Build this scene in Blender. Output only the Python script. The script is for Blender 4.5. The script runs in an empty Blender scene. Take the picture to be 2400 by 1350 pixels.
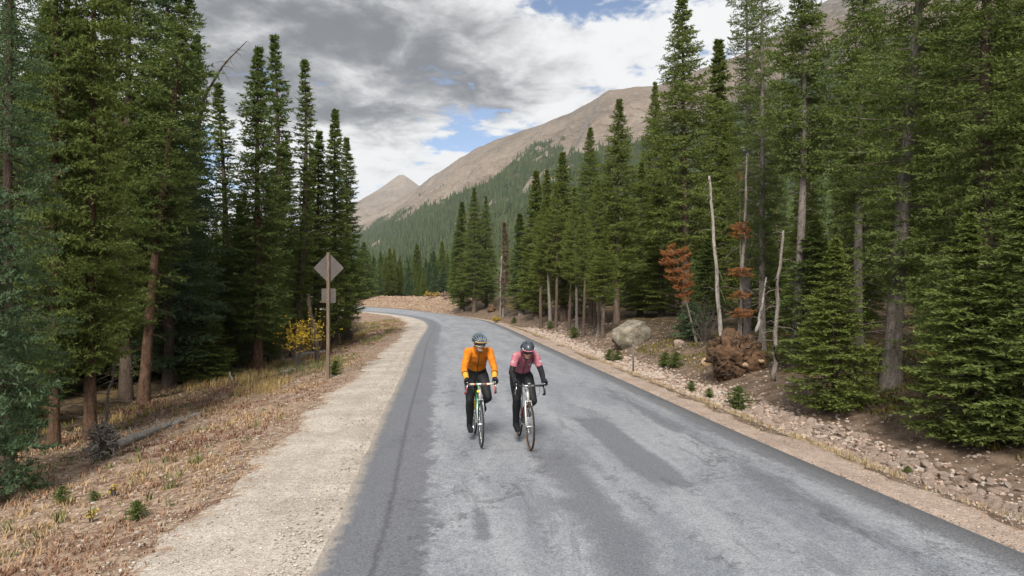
import bpy, bmesh, math, random
import numpy as np
from mathutils import Vector, Matrix, Quaternion, noise as mnoise
rng = np.random.default_rng(7)
random.seed(7)
R = math.radians
S = bpy.context.scene
COL = S.collection

# ---------------------------------------------------------------- camera
CAM_H, FPX, HZ = 2.28, 1600.0, 685.0      # eye height (m), focal length and horizon row in photo pixels
cam_data = bpy.data.cameras.new('camera')
cam_data.sensor_width = 36.0
cam_data.lens = 36.0 * FPX / 2400.0
cam_data.clip_start = 0.1
cam_data.clip_end = 20000
cam = bpy.data.objects.new('camera', cam_data)
COL.objects.link(cam)
cam.location = (0, 0, CAM_H)
cam.rotation_euler = (R(90) - math.atan((HZ - 675.0) / FPX) * -1.0, 0, 0)
S.camera = cam
S.render.resolution_x, S.render.resolution_y = 1024, 576
S.cycles.use_denoising = True
S.cycles.max_bounces = 6
S.cycles.diffuse_bounces = 3
S.cycles.glossy_bounces = 2
S.cycles.transmission_bounces = 3
S.cycles.transparent_max_bounces = 6
S.cycles.volume_bounces = 0
S.cycles.sample_clamp_indirect = 4.0
S.view_settings.view_transform = 'Standard'
S.view_settings.look = 'None'
S.view_settings.gamma = 1.0
S.view_settings.exposure = 0.92

# ---------------------------------------------------------------- node helper
class NT:
    """short-hand for building node trees"""
    def __init__(s, tree):
        s.t = tree; s.n = tree.nodes; s.l = tree.links
    def new(s, kind, **kw):
        n = s.n.new(kind)
        for k, v in kw.items(): setattr(n, k, v)
        return n
    def put(s, sock, v):
        if isinstance(v, bpy.types.NodeSocket): s.l.new(v, sock)
        elif v is not None:
            if sock.type == 'RGBA' and len(v) == 3: v = (*v, 1)
            sock.default_value = v
    def m(s, op, a, b=None, c=None, clamp=False):
        n = s.new('ShaderNodeMath', operation=op, use_clamp=clamp)
        s.put(n.inputs[0], a); s.put(n.inputs[1], b); s.put(n.inputs[2], c)
        return n.outputs[0]
    def sm(s, v, lo, hi, a=0.0, b=1.0):
        n = s.new('ShaderNodeMapRange', interpolation_type='SMOOTHSTEP')
        for i, x in enumerate((v, lo, hi, a, b)): s.put(n.inputs[i], x)
        return n.outputs[0]
    def noise(s, vec, scale, detail=4, rough=0.55, dist=0.0):
        n = s.new('ShaderNodeTexNoise')
        s.put(n.inputs['Vector'], vec); s.put(n.inputs['Scale'], scale)
        n.inputs['Detail'].default_value = detail; n.inputs['Roughness'].default_value = rough
        n.inputs['Distortion'].default_value = dist
        return n.outputs['Fac']
    def voro(s, vec, scale, out='Color'):
        n = s.new('ShaderNodeTexVoronoi'); s.put(n.inputs['Vector'], vec); s.put(n.inputs['Scale'], scale)
        return n.outputs[out]
    def mix(s, f, a, b, mode='MIX'):
        n = s.new('ShaderNodeMix', data_type='RGBA', blend_type=mode)
        s.put(n.inputs[0], f); s.put(n.inputs[6], a); s.put(n.inputs[7], b)
        return n.outputs[2]
    def xyz(s, x=0.0, y=0.0, z=0.0):
        n = s.new('ShaderNodeCombineXYZ')
        for i, v in enumerate((x, y, z)): s.put(n.inputs[i], v)
        return n.outputs[0]
    def sep(s, v):
        n = s.new('ShaderNodeSeparateXYZ'); s.put(n.inputs[0], v); return n.outputs
    def attr(s, name, out='Fac'):
        n = s.new('ShaderNodeAttribute', attribute_name=name); return n.outputs[out]
    def scale(s, v, k):
        n = s.new('ShaderNodeVectorMath', operation='MULTIPLY'); s.put(n.inputs[0], v); n.inputs[1].default_value = k
        return n.outputs[0]
    def pos(s): return s.new('ShaderNodeNewGeometry').outputs['Position']
    def obj(s): return s.new('ShaderNodeTexCoord').outputs['Object']
    def bump(s, h, strength=0.5, dist=0.02):
        n = s.new('ShaderNodeBump'); n.inputs['Strength'].default_value = strength
        n.inputs['Distance'].default_value = dist; s.put(n.inputs['Height'], h); return n.outputs[0]

# ---------------------------------------------------------------- sky: daylight with broken grey cloud
SUN_FROM = Vector((-0.10, -0.74, 0.66)).normalized()
world = bpy.data.worlds.new('World'); S.world = world; world.use_nodes = True
w = NT(world.node_tree); w.n.clear()
sky = w.new('ShaderNodeTexSky', sky_type='NISHITA', sun_disc=False)
sky.sun_elevation = math.asin(SUN_FROM.z)
sky.sun_rotation = math.atan2(SUN_FROM.x, SUN_FROM.y)
sky.altitude = 3000; sky.air_density = 1.0; sky.dust_density = 1.5; sky.ozone_density = 1.5
D = w.sep(w.new('ShaderNodeTexCoord').outputs['Generated'])
zz = w.m('ADD', w.m('MAXIMUM', D[2], 0.0), 0.12)
px_, py_ = w.m('DIVIDE', D[0], zz), w.m('DIVIDE', D[1], zz)
P = w.xyz(px_, w.m('MULTIPLY', py_, 0.85), 3.7)
def lobe(cx, cy, rx, ry):                        # one cloud or gap, placed on the cloud layer
    a = w.m('DIVIDE', w.m('SUBTRACT', px_, cx), rx); b = w.m('DIVIDE', w.m('SUBTRACT', py_, cy), ry)
    r = w.m('ADD', w.m('MULTIPLY', a, a), w.m('MULTIPLY', b, b))
    return w.sm(r, 1.0, 0.0)
big = w.noise(P, 1.35, 7, 0.58, 0.35)
fine = w.noise(P, 4.2, 8, 0.6, 0.5)
puff = w.noise(w.xyz(px_, py_, 9.1), 2.6, 6, 0.55, 0.2)
dark = w.m('ADD', w.m('ADD', lobe(-0.36, 2.15, 0.95, 0.80), w.m('MULTIPLY', lobe(-0.75, 2.0, 0.7, 0.8), 0.5)), w.m('MULTIPLY', lobe(-0.52, 2.75, 0.42, 0.35), 0.6))
wisp = w.noise(P, 11.0, 6, 0.62, 0.5)
cover = w.m('ADD', w.m('MULTIPLY', w.m('SUBTRACT', big, 0.5), 1.5), w.m('ADD', w.m('MULTIPLY', w.m('SUBTRACT', fine, 0.5), 1.7), w.m('MULTIPLY', w.m('SUBTRACT', wisp, 0.5), 1.0)))
gaps = w.m('ADD', w.m('ADD', lobe(-0.12, 2.82, 0.50, 0.40), w.m('MULTIPLY', lobe(0.28, 1.74, 0.40, 0.20), 0.9)),
           w.m('ADD', w.m('MULTIPLY', lobe(-1.7, 3.0, 0.8, 0.9), 1.0), w.m('MULTIPLY', lobe(0.62, 2.55, 0.5, 0.20), 0.7)))
cover = w.m('ADD', w.m('SUBTRACT', w.m('ADD', cover, 0.74), w.m('MULTIPLY', gaps, 0.50)), w.m('MULTIPLY', w.m('MINIMUM', dark, 1.0), 0.25))
cmask = w.sm(cover, 0.30, 0.62)
tone = w.m('ADD', w.m('MULTIPLY', w.m('SUBTRACT', puff, 0.5), 1.5), w.m('ADD', w.m('MULTIPLY', w.m('SUBTRACT', fine, 0.5), 1.3), w.m('MULTIPLY', w.m('SUBTRACT', wisp, 0.5), 0.5)))
tone = w.m('SUBTRACT', w.m('ADD', tone, 0.86), w.m('MULTIPLY', dark, 0.50))
tone = w.sm(tone, -0.04, 0.88)
ccol = w.mix(tone, (0.108, 0.113, 0.123), (0.50, 0.502, 0.505))
skyc = w.mix(1.0, sky.outputs[0], (0.094, 0.088, 0.083), 'MULTIPLY')
tot = w.mix(w.sm(D[2], -0.02, 0.01), (0.25, 0.25, 0.25), w.mix(cmask, skyc, ccol))
bg = w.new('ShaderNodeBackground'); w.put(bg.inputs[0], tot); bg.inputs[1].default_value = 1.0
out = w.new('ShaderNodeOutputWorld'); w.l.new(bg.outputs[0], out.inputs[0])

# ---------------------------------------------------------------- sun, softened by thin cloud
sun_data = bpy.data.lights.new('sun', 'SUN')
sun_data.energy = 3.8; sun_data.angle = R(17); sun_data.color = (1.0, 0.93, 0.82)
sun = bpy.data.objects.new('sun', sun_data); COL.objects.link(sun)
sun.rotation_euler = (-SUN_FROM).to_track_quat('-Z', 'Y').to_euler()
sun.location = (-20, -20, 60)

# ---------------------------------------------------------------- object helpers
def tag(o, label=None, cat=None, group=None, kind=None):
    if label: o['label'] = label
    if cat: o['category'] = cat
    if group: o['group'] = group
    if kind: o['kind'] = kind
    return o
def link(name, data, parent=None):
    o = bpy.data.objects.new(name, data); COL.objects.link(o)
    if parent is not None: o.parent = parent
    return o
def empty(name, loc=(0, 0, 0), rz=0.0):
    o = link(name, None); o.location = loc; o.rotation_euler = (0, 0, rz); o.empty_display_size = 0.2
    return o
def np_mesh(name, V, F, mat=None, smooth=True, attrs=None, fattrs=None):
    """V (n,3); F (m,k) with constant k, or list of such arrays"""
    Fs = F if isinstance(F, list) else [F]
    Fs = [np.asarray(f, dtype=np.int32) for f in Fs if len(f)]
    me = bpy.data.meshes.new(name)
    V = np.asarray(V, dtype=np.float32)
    me.vertices.add(len(V)); me.vertices.foreach_set('co', V.ravel())
    loops = np.concatenate([f.ravel() for f in Fs]); cnt = np.concatenate([np.full(len(f), f.shape[1], np.int32) for f in Fs])
    me.loops.add(len(loops)); me.loops.foreach_set('vertex_index', loops)
    me.polygons.add(len(cnt))
    st = np.concatenate([[0], np.cumsum(cnt)[:-1]]).astype(np.int32)
    me.polygons.foreach_set('loop_start', st)
    me.polygons.foreach_set('use_smooth', np.full(len(cnt), smooth, dtype=bool))
    for k, v in (attrs or {}).items():
        a = me.attributes.new(k, 'FLOAT', 'POINT'); a.data.foreach_set('value', np.asarray(v, np.float32))
    for k, v in (fattrs or {}).items():
        a = me.attributes.new(k, 'FLOAT', 'FACE'); a.data.foreach_set('value', np.asarray(v, np.float32))
    me.update(calc_edges=True); me.validate()
    for mm in (mat if isinstance(mat, list) else [mat]):
        if mm: me.materials.append(mm)
    return me
def unit(v):
    v = np.asarray(v, float); return v / (np.linalg.norm(v, axis=-1, keepdims=True) + 1e-12)
class MB:
    """collects shapes into one mesh"""
    def __init__(s): s.V = []; s.Q = []; s.T = []; s.n = 0; s.mi = []; s.mt = []
    def add(s, V, Q=None, T=None, mi=0):
        V = np.asarray(V, float); s.V.append(V)
        if Q is not None and len(Q): s.Q.append(np.asarray(Q) + s.n); s.mi += [mi] * len(Q)
        if T is not None and len(T): s.T.append(np.asarray(T) + s.n); s.mt += [mi] * len(T)
        s.n += len(V)
    def tube(s, pts, rad, n=10, sx=1.0, sy=1.0, up=(0, 0, 1), cap=True, mi=0, closed=False):
        """sweep an ellipse along pts; sx/sy scale the section sideways and along 'up'"""
        pts = np.asarray(pts, float); k = len(pts)
        rad = np.broadcast_to(np.asarray(rad, float), (k,)); sx = np.broadcast_to(np.asarray(sx, float), (k,)); sy = np.broadcast_to(np.asarray(sy, float), (k,))
        if closed: t = unit(np.roll(pts, -1, 0) - np.roll(pts, 1, 0))
        else: t = unit(np.gradient(pts, axis=0))
        up = np.asarray(up, float); V = []
        a = np.arange(n) * 2 * np.pi / n
        for i in range(k):
            u = up - t[i] * up.dot(t[i])
            if np.linalg.norm(u) < 1e-3: u = np.array([1., 0, 0]) - t[i] * t[i][0]
            if np.linalg.norm(u) < 1e-3: u = np.array([0, 1., 0]) - t[i] * t[i][1]
            u = unit(u); v = np.cross(t[i], u)
            V.append(pts[i] + rad[i] * (np.outer(np.cos(a) * sx[i], v) + np.outer(np.sin(a) * sy[i], u)))
        V = np.concatenate(V); Q = []; T = []
        for i in range(k if closed else k - 1):
            j = (i + 1) % k
            for b in range(n):
                c = (b + 1) % n; Q.append((i * n + b, i * n + c, j * n + c, j * n + b))
        if cap and not closed:
            V = np.concatenate([V, pts[:1], pts[-1:]])
            for b in range(n):
                c = (b + 1) % n; T.append((k * n, c, b)); T.append((k * n + 1, (k - 1) * n + b, (k - 1) * n + c))
        s.add(V, Q, T, mi)
    def round_tube(s, pts, rad, n=12, sx=1.0, sy=1.0, up=(0, 0, 1), mi=0):
        """tube with domed ends"""
        pts = np.asarray(pts, float); k = len(pts); rad = np.broadcast_to(np.asarray(rad, float), (k,)).copy()
        sx = np.broadcast_to(np.asarray(sx, float), (k,)); sy = np.broadcast_to(np.asarray(sy, float), (k,))
        d0 = unit(pts[0] - pts[1]); d1 = unit(pts[-1] - pts[-2])
        e = [(0.95, 0.3), (0.75, 0.66), (0.4, 0.92)]
        P_ = [pts[0] + d0 * rad[0] * a for a, b in e] + list(pts) + [pts[-1] + d1 * rad[-1] * a for a, b in e[::-1]]
        r_ = [rad[0] * b for a, b in e] + list(rad) + [rad[-1] * b for a, b in e[::-1]]
        s.tube(P_, r_, n, [sx[0]] * 3 + list(sx) + [sx[-1]] * 3, [sy[0]] * 3 + list(sy) + [sy[-1]] * 3, up, mi=mi)
    def box(s, c, d, rot=None, mi=0):
        V = np.array([(x, y, z) for x in (-.5, .5) for y in (-.5, .5) for z in (-.5, .5)]) * np.asarray(d)
        if rot is not None: V = V @ np.array(rot.to_3x3()).T
        s.add(V + np.asarray(c), [(0, 1, 3, 2), (4, 6, 7, 5), (0, 4, 5, 1), (2, 3, 7, 6), (0, 2, 6, 4), (1, 5, 7, 3)], mi=mi)
    def ball(s, c, r, n=16, m=10, mi=0):
        r = np.broadcast_to(np.asarray(r, float), (3,)); V = [(0, 0, 1.)]
        for i in range(1, m):
            th = math.pi * i / m
            for j in range(n): V.append((math.sin(th) * math.cos(2 * math.pi * j / n), math.sin(th) * math.sin(2 * math.pi * j / n), math.cos(th)))
        V.append((0, 0, -1.)); Q = []; T = []
        for j in range(n):
            T.append((0, 1 + j, 1 + (j + 1) % n)); b = 1 + (m - 2) * n
            T.append((len(V) - 1, b + (j + 1) % n, b + j))
            for i in range(m - 2): a = 1 + i * n; Q.append((a + j, a + n + j, a + n + (j + 1) % n, a + (j + 1) % n))
        s.add(np.array(V) * r + np.asarray(c), Q, T, mi)
    def mesh(s, name, mat, smooth=True):
        F = []
        if s.Q: F.append(np.concatenate(s.Q))
        if s.T: F.append(np.concatenate(s.T))
        me = np_mesh(name, np.concatenate(s.V), F, mat, smooth)
        if isinstance(mat, list): me.polygons.foreach_set('material_index', np.array(s.mi + s.mt, np.int32))
        return me
    def build(s, name, mat, parent=None, smooth=True):
        return link(name, s.mesh(name, mat, smooth), parent)
def hash2(ix, iy, seed=0):
    n = (ix.astype(np.int64) * 374761393 + iy.astype(np.int64) * 668265263 + seed * 1442695041) & 0x7fffffff
    n = ((n ^ (n >> 13)) * 1274126177) & 0x7fffffff
    return ((n ^ (n >> 16)) & 0xffff) / 65535.0
def vnoise(x, y, seed=0):
    x = np.asarray(x, float); y = np.asarray(y, float)
    ix, iy = np.floor(x), np.floor(y); fx, fy = x - ix, y - iy
    fx = fx * fx * (3 - 2 * fx); fy = fy * fy * (3 - 2 * fy)
    a, b = hash2(ix, iy, seed), hash2(ix + 1, iy, seed); c, d = hash2(ix, iy + 1, seed), hash2(ix + 1, iy + 1, seed)
    return (a * (1 - fx) + b * fx) * (1 - fy) + (c * (1 - fx) + d * fx) * fy
def fbm(x, y, oct=5, seed=0, gain=0.5):
    s_, a, f = 0, 1.0, 1.0; t = 0
    for o in range(oct):
        s_ = s_ + a * (vnoise(np.asarray(x) * f, np.asarray(y) * f, seed + o) - 0.5); t += a; a *= gain; f *= 2.03
    return s_ / t * 2
def sstep(x, a, b):
    t = np.clip((np.asarray(x, float) - a) / (b - a), 0, 1); return t * t * (3 - 2 * t)

# ---------------------------------------------------------------- materials
def mat(name, col=None, rough=0.7, spec=0.3, metal=0.0):
    m_ = bpy.data.materials.new(name); m_.use_nodes = True
    nt = NT(m_.node_tree); b = nt.n['Principled BSDF']
    b.inputs['Roughness'].default_value = rough; b.inputs['Metallic'].default_value = metal
    b.inputs['Specular IOR Level'].default_value = spec
    if col: b.inputs['Base Color'].default_value = (*col, 1)
    return m_, nt, b
def simple(name, col, rough=0.6, spec=0.4, metal=0.0, var=0.12, scale=40.0, bump=0.0):
    m_, nt, b = mat(name, col, rough, spec, metal)
    f = nt.noise(nt.obj(), scale, 4)
    c2 = tuple(c * (1 - 2 * var) for c in col); c1 = tuple(min(1, c * (1 + 1.2 * var)) for c in col)
    nt.put(b.inputs['Base Color'], nt.mix(nt.sm(f, 0.3, 0.7), c2, c1))
    if bump: nt.put(b.inputs['Normal'], nt.bump(f, 0.6, bump))
    return m_
# ================================================================ the lie of the land
def pix(px, py, z=0.0):                      # where the line of sight through a photo pixel meets height z
    d = (CAM_H - z) * FPX / (py - HZ); return ((px - 1200.0) / FPX * d, d)
LE = [pix(*p) for p in [(726, 1350), (822, 1146), (889, 987), (952, 857), (975, 805), (1000, 768), (998, 759), (986, 750.5), (950, 741), (895, 734), (850, 730), (805, 726.5)]]
RE = [pix(*p) for p in [(2400, 1291), (2118, 1180), (1859, 1072), (1600, 955), (1475, 898), (1350, 843), (1250, 797), (1175, 763), (1132, 750), (1062, 739.5), (1020, 733.5), (950, 725.5), (875, 720), (805, 716.5)]]
LE = [(-0.6, -12), (-1.05, -3)] + LE + [(-32, 101), (-60, 128), (-140, 190)]
RE = [(6.4, -12), (5.55, -3), (4.95, 2.5)] + RE + [(-44, 128), (-66, 142), (-140, 200)]
def catmull(P_, step=0.8):
    P_ = np.array(P_, float); P_ = np.vstack([2 * P_[0] - P_[1], P_, 2 * P_[-1] - P_[-2]]); o = []
    for i in range(1, len(P_) - 2):
        n = max(2, int(np.linalg.norm(P_[i + 1] - P_[i]) / step)); t = (np.arange(n) / n)[:, None]
        p0, p1, p2, p3 = P_[i - 1], P_[i], P_[i + 1], P_[i + 2]
        o.append(0.5 * (2 * p1 + (p2 - p0) * t + (2 * p0 - 5 * p1 + 4 * p2 - p3) * t ** 2 + (3 * p1 - p0 - 3 * p2 + p3) * t ** 3))
    o.append(P_[-2:-1]); return np.concatenate(o)
LP, RP = catmull(LE), catmull(RE)
def smooth_poly(P_, it=12):
    for _ in range(it): P_[1:-1] = 0.5 * P_[1:-1] + 0.25 * (P_[:-2] + P_[2:])
    return P_
LP, RP = smooth_poly(LP, 3), smooth_poly(RP, 8)
def resample(P_, n):
    s = np.concatenate([[0], np.cumsum(np.linalg.norm(np.diff(P_, axis=0), axis=1))]); t = np.linspace(0, s[-1], n)
    return np.stack([np.interp(t, s, P_[:, 0]), np.interp(t, s, P_[:, 1])], 1)
def sdist(X, Y, P_):
    """signed distance to a polyline, positive on its right; also the along-line position"""
    X = np.asarray(X, float).ravel(); Y = np.asarray(Y, float).ravel()
    A, B = P_[:-1], P_[1:]; D_ = B - A; L2 = (D_ ** 2).sum(1); cum = np.concatenate([[0], np.cumsum(np.sqrt(L2))])
    od, oa = np.empty(len(X)), np.empty(len(X))
    for c in range(0, len(X), 4000):
        x = X[c:c + 4000, None]; y = Y[c:c + 4000, None]
        t = np.clip(((x - A[:, 0]) * D_[:, 0] + (y - A[:, 1]) * D_[:, 1]) / L2, 0, 1)
        qx = x - A[:, 0] - t * D_[:, 0]; qy = y - A[:, 1] - t * D_[:, 1]
        d2 = qx * qx + qy * qy; k = d2.argmin(1); r_ = np.arange(len(k))
        cr = D_[k, 0] * qy[r_, k] - D_[k, 1] * qx[r_, k]
        od[c:c + 4000] = np.sqrt(d2[r_, k]) * np.where(cr > 0, -1, 1)
        oa[c:c + 4000] = cum[k] + t[r_, k] * np.sqrt(L2[k])
    return od, oa
def prof(u, pts):
    return np.interp(u, [p[0] for p in pts], [p[1] for p in pts])
def terrain(X, Y, full=False):
    shp = np.shape(X); X = np.asarray(X, float).ravel(); Y = np.asarray(Y, float).ravel()
    sl, al = sdist(X, Y, LP[::2]); sr, ar = sdist(X, Y, RP[::2])
    ul, ur = -sl, sr                                       # distance outside the left / right edge
    left = (ul > 0) & ((ul < np.abs(sr)) | (ur < 0)); right = (ur > 0) & ~left
    n1 = fbm(X * 0.35, Y * 0.35, 4, 3); n2 = fbm(X * 1.7, Y * 1.7, 4, 9); n3 = fbm(X * 0.06, Y * 0.06, 3, 21)
    zl = prof(ul, [(0, -0.035), (1.2, -0.06), (1.9, -0.12), (3.2, -0.40), (5.0, -0.72), (7.0, -0.88), (12, -1.0), (30, -1.5), (80, -4), (400, -20), (3000, -40)])
    zl = np.where(ul > 1.2, -0.06 + (zl + 0.06) * np.interp(Y, [18, 30], [1.0, 0.5]), zl)
    zl = zl + sstep(ul, 1.6, 4) * (0.10 * n1 + 0.07 * n2) + sstep(ul, 8, 40) * 0.8 * n3
    near = prof(ur, [(0, -0.03), (0.8, -0.06), (1.2, -0.20), (1.8, -0.34), (2.6, -0.26), (3.4, 0.02), (4.6, 0.34), (6.5, 0.62), (10, 0.95), (20, 1.6), (60, 3.5), (150, 7), (3000, 60)])
    far = prof(ur, [(0, -0.03), (0.8, -0.10), (1.6, 0.15), (3.0, 0.95), (4.6, 1.45), (6.5, 1.6), (12, 1.4), (40, 1.2), (200, 2.0), (3000, 40)])
    k = sstep(Y - X * 0.35, 74, 92)
    zr = near * (1 - k) + far * k
    zr = zr + sstep(ur, 0.9, 2.2) * (0.10 * n1 + 0.07 * n2) + sstep(ur, 8, 40) * 0.9 * n3
    z = np.where(left, zl, np.where(right, zr, -0.10))
    z = np.where(~left & ~right, -0.10, z)
    if full: return z.reshape(shp), ul.reshape(shp), ur.reshape(shp), left.reshape(shp), right.reshape(shp), k.reshape(shp)
    return z.reshape(shp)
def axis(bands):
    o = []
    for a, b, s_ in bands: o += list(np.arange(a, b, s_))
    return np.array(o)
gx = axis([(-400, -100, 25), (-100, -40, 4), (-40, -16, 0.8), (-16, -6, 0.22), (-6, 10, 0.16), (10, 16, 0.22), (16, 40, 0.8), (40, 100, 4), (100, 425, 25)])
gy = axis([(-60, -8, 4), (-8, 2, 0.8), (2, 24, 0.16), (24, 44, 0.3), (44, 130, 0.7), (130, 220, 4), (220, 525, 25)])
GX, GY = np.meshgrid(gx, gy)
GZ, UL, UR, ISL, ISR, KF = terrain(GX, GY, True)
def grid_faces(nx, ny):
    i = np.arange((ny - 1) * (nx - 1)); r_, c = i // (nx - 1), i % (nx - 1); a = r_ * nx + c
    return np.stack([a, a + 1, a + nx + 1, a + nx], 1)
# height lookup for scattering
def zat(x, y): return terrain(np.atleast_1d(x), np.atleast_1d(y))
def ground_pt(px, py):
    """first place where the line of sight through a photo pixel meets the ground"""
    d = np.concatenate([np.arange(4, 40, 0.05), np.arange(40, 260, 0.4)]); x = (px - 1200) / FPX * d
    rz = CAM_H - (py - HZ) / FPX * d; g = zat(x, d); k = np.argmax(g >= rz)
    return float(x[k]), float(d[k]), float(g[k])
def at(px, d):
    x = (px - 1200) / FPX * d; return x, d, float(zat(x, d)[0])

# ---- ground
gm, nt, b = mat('forest_ground', rough=0.95, spec=0.1)
pw = nt.pos(); ul, ur, kf = nt.attr('out_left'), nt.attr('out_right'), nt.attr('mound')
na = nt.noise(pw, 0.55, 5, 0.6); nb = nt.noise(pw, 3.2, 6, 0.65); nc = nt.noise(pw, 26, 4, 0.7); nd = nt.noise(pw, 9, 5, 0.6, 0.4)
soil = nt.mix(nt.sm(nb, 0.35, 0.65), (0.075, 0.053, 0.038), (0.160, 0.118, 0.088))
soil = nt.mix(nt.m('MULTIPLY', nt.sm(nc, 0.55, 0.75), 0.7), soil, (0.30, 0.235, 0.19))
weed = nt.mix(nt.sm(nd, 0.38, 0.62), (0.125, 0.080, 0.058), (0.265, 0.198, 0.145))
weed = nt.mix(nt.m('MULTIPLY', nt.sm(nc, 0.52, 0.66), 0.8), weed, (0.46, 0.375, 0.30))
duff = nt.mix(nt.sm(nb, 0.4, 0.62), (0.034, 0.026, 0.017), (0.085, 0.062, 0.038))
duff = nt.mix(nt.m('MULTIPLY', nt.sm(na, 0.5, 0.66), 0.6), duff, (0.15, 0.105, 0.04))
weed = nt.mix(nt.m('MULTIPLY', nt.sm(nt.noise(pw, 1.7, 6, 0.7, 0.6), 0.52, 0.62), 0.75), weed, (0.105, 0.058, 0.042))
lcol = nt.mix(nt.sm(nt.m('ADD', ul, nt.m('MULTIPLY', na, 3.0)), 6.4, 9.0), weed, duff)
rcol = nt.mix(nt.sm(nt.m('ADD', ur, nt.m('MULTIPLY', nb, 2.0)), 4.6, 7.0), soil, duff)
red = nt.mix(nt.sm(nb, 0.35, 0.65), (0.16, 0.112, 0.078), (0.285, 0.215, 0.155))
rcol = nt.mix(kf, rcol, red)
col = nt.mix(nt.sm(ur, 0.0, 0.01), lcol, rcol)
nt.put(b.inputs['Base Color'], col)
nt.put(b.inputs['Normal'], nt.bump(nt.m('ADD', nt.m('MULTIPLY', nb, 0.5), nt.m('MULTIPLY', nc, 0.4)), 0.9, 0.06))
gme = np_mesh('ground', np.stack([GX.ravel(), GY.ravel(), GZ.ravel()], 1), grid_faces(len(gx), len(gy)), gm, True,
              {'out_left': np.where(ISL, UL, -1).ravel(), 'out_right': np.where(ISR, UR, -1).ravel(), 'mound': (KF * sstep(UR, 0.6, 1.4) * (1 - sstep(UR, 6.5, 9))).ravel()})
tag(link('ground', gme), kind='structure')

# ---- road: worn chip-sealed asphalt
NR = 620
# pair every point of the left edge with the right edge opposite to it
lr = resample(LP, NR)
tn = unit(np.gradient(smooth_poly(lr.copy(), 60), axis=0)); nr = np.stack([tn[:, 1], -tn[:, 0]], 1)
cr_ = resample(RP, 4000); rr = []
j0 = 0
for i in range(NR):
    v = cr_[j0:j0 + 900] - lr[i]; off = np.abs((v * tn[i]).sum(1)) + 0.02 * np.linalg.norm(v, axis=1); j0 = j0 + int(off.argmin()); rr.append(cr_[j0])
rr = smooth_poly(np.array(rr), 25)
NA = 25; tt = np.linspace(0, 1, NA)
RV = lr[:, None] * (1 - tt)[None, :, None] + rr[:, None] * tt[None, :, None]
wid = np.linalg.norm(rr - lr, axis=1); along = np.concatenate([[0], np.cumsum(np.linalg.norm(np.diff((lr + rr) / 2, axis=0), axis=1))])
ZR = 0.0 + 0.03 * np.sin(np.pi * tt)[None] * np.ones((NR, 1)) - 0.03 * 0
edge_n = fbm(along * 3.0, along * 0, 4, 5) * 0.05
RV[:, 0] += -edge_n[:, None] * np.stack([nr[:, 0], nr[:, 1]], 1) * -1
V = np.concatenate([RV, ZR[..., None]], 2)
acr = tt[None] * wid[:, None]; alo = np.repeat(along[:, None], NA, 1)
# kerbless broken edge: one more row dropping to the gravel on each side
dl = V[:, :1].copy(); dl[..., 2] -= 0.07; dl[:, 0, :2] -= nr * 0.03
dr = V[:, -1:].copy(); dr[..., 2] -= 0.07; dr[:, 0, :2] += nr * 0.03
V = np.concatenate([dl, V, dr], 1); acr = np.concatenate([acr[:, :1] - .03, acr, acr[:, -1:] + .03], 1); alo = np.concatenate([alo[:, :1], alo, alo[:, -1:]], 1)
i0 = int(np.argmin(np.abs(lr[:, 1] - 0))); S0 = along[i0]          # along = 0 abreast of the viewpoint
rm, nt, b = mat('worn_asphalt', rough=0.62, spec=0.42)
pw = nt.pos(); ac, al = nt.attr('across'), nt.attr('along'); wd = nt.attr('width')
uv = nt.xyz(nt.m('MULTIPLY', ac, 1.0), nt.m('MULTIPLY', al, 0.16), 0.0)
n_long = nt.noise(uv, 1.5, 6, 0.62, 0.3); n_long2 = nt.noise(nt.xyz(nt.m('MULTIPLY', ac, 2.2), nt.m('MULTIPLY', al, 0.35), 4.0), 1.6, 6, 0.7, 0.5)
n_blot = nt.noise(pw, 1.6, 6, 0.7, 0.4); n_grit = nt.noise(pw, 85, 3, 0.75); n_grit2 = nt.noise(pw, 240, 2, 0.7); n_mid = nt.noise(pw, 7, 5, 0.7)
base = nt.mix(nt.sm(nt.m('ADD', nt.m('MULTIPLY', n_long, 0.6), nt.m('MULTIPLY', n_mid, 0.4)), 0.36, 0.64), (0.138, 0.150, 0.177), (0.228, 0.240, 0.266))
DK = (0.075, 0.078, 0.090)
jag = nt.m('MULTIPLY', nt.m('SUBTRACT', n_blot, 0.5), 0.9)
jagf = nt.m('MULTIPLY', nt.m('SUBTRACT', n_mid, 0.5), 0.35)
acj = nt.m('ADD', nt.m('ADD', ac, jag), jagf)
# edge bands of newer seal
lband = nt.sm(acj, 1.02, 0.86)
rin = nt.m('SUBTRACT', wd, ac)
rband = nt.sm(nt.m('ADD', rin, nt.m('ADD', nt.m('MULTIPLY', jag, 0.35), jagf)), 0.55, 0.30)
def patch(a0, a1, s0, s1, soft=0.06, k=0.35):
    aj = nt.m('ADD', ac, nt.m('MULTIPLY', jag, k)); sj = nt.m('ADD', al, nt.m('MULTIPLY', jag, k * 3))
    f = nt.m('MULTIPLY', nt.sm(aj, a0 - soft, a0 + soft), nt.sm(aj, a1 + soft, a1 - soft))
    g = nt.m('MULTIPLY', nt.sm(sj, s0 - soft * 3, s0 + soft * 3), nt.sm(sj, s1 + soft * 3, s1 - soft * 3))
    return nt.m('MULTIPLY', f, g)
p1 = patch(3.45, 4.0, 7.6, 11.9); p2 = patch(2.35, 2.85, 2.0, 9.6, 0.14, 1.0); p3 = patch(1.35, 1.50, 6.0, 6.9, 0.04, 0.3)
p4 = nt.m('MULTIPLY', patch(4.7, 5.15, 5.0, 16.0, 0.2, 0.8), nt.sm(n_long2, 0.44, 0.56))
streak = nt.m('MULTIPLY', nt.sm(n_long2, 0.57, 0.63), 0.55)
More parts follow.
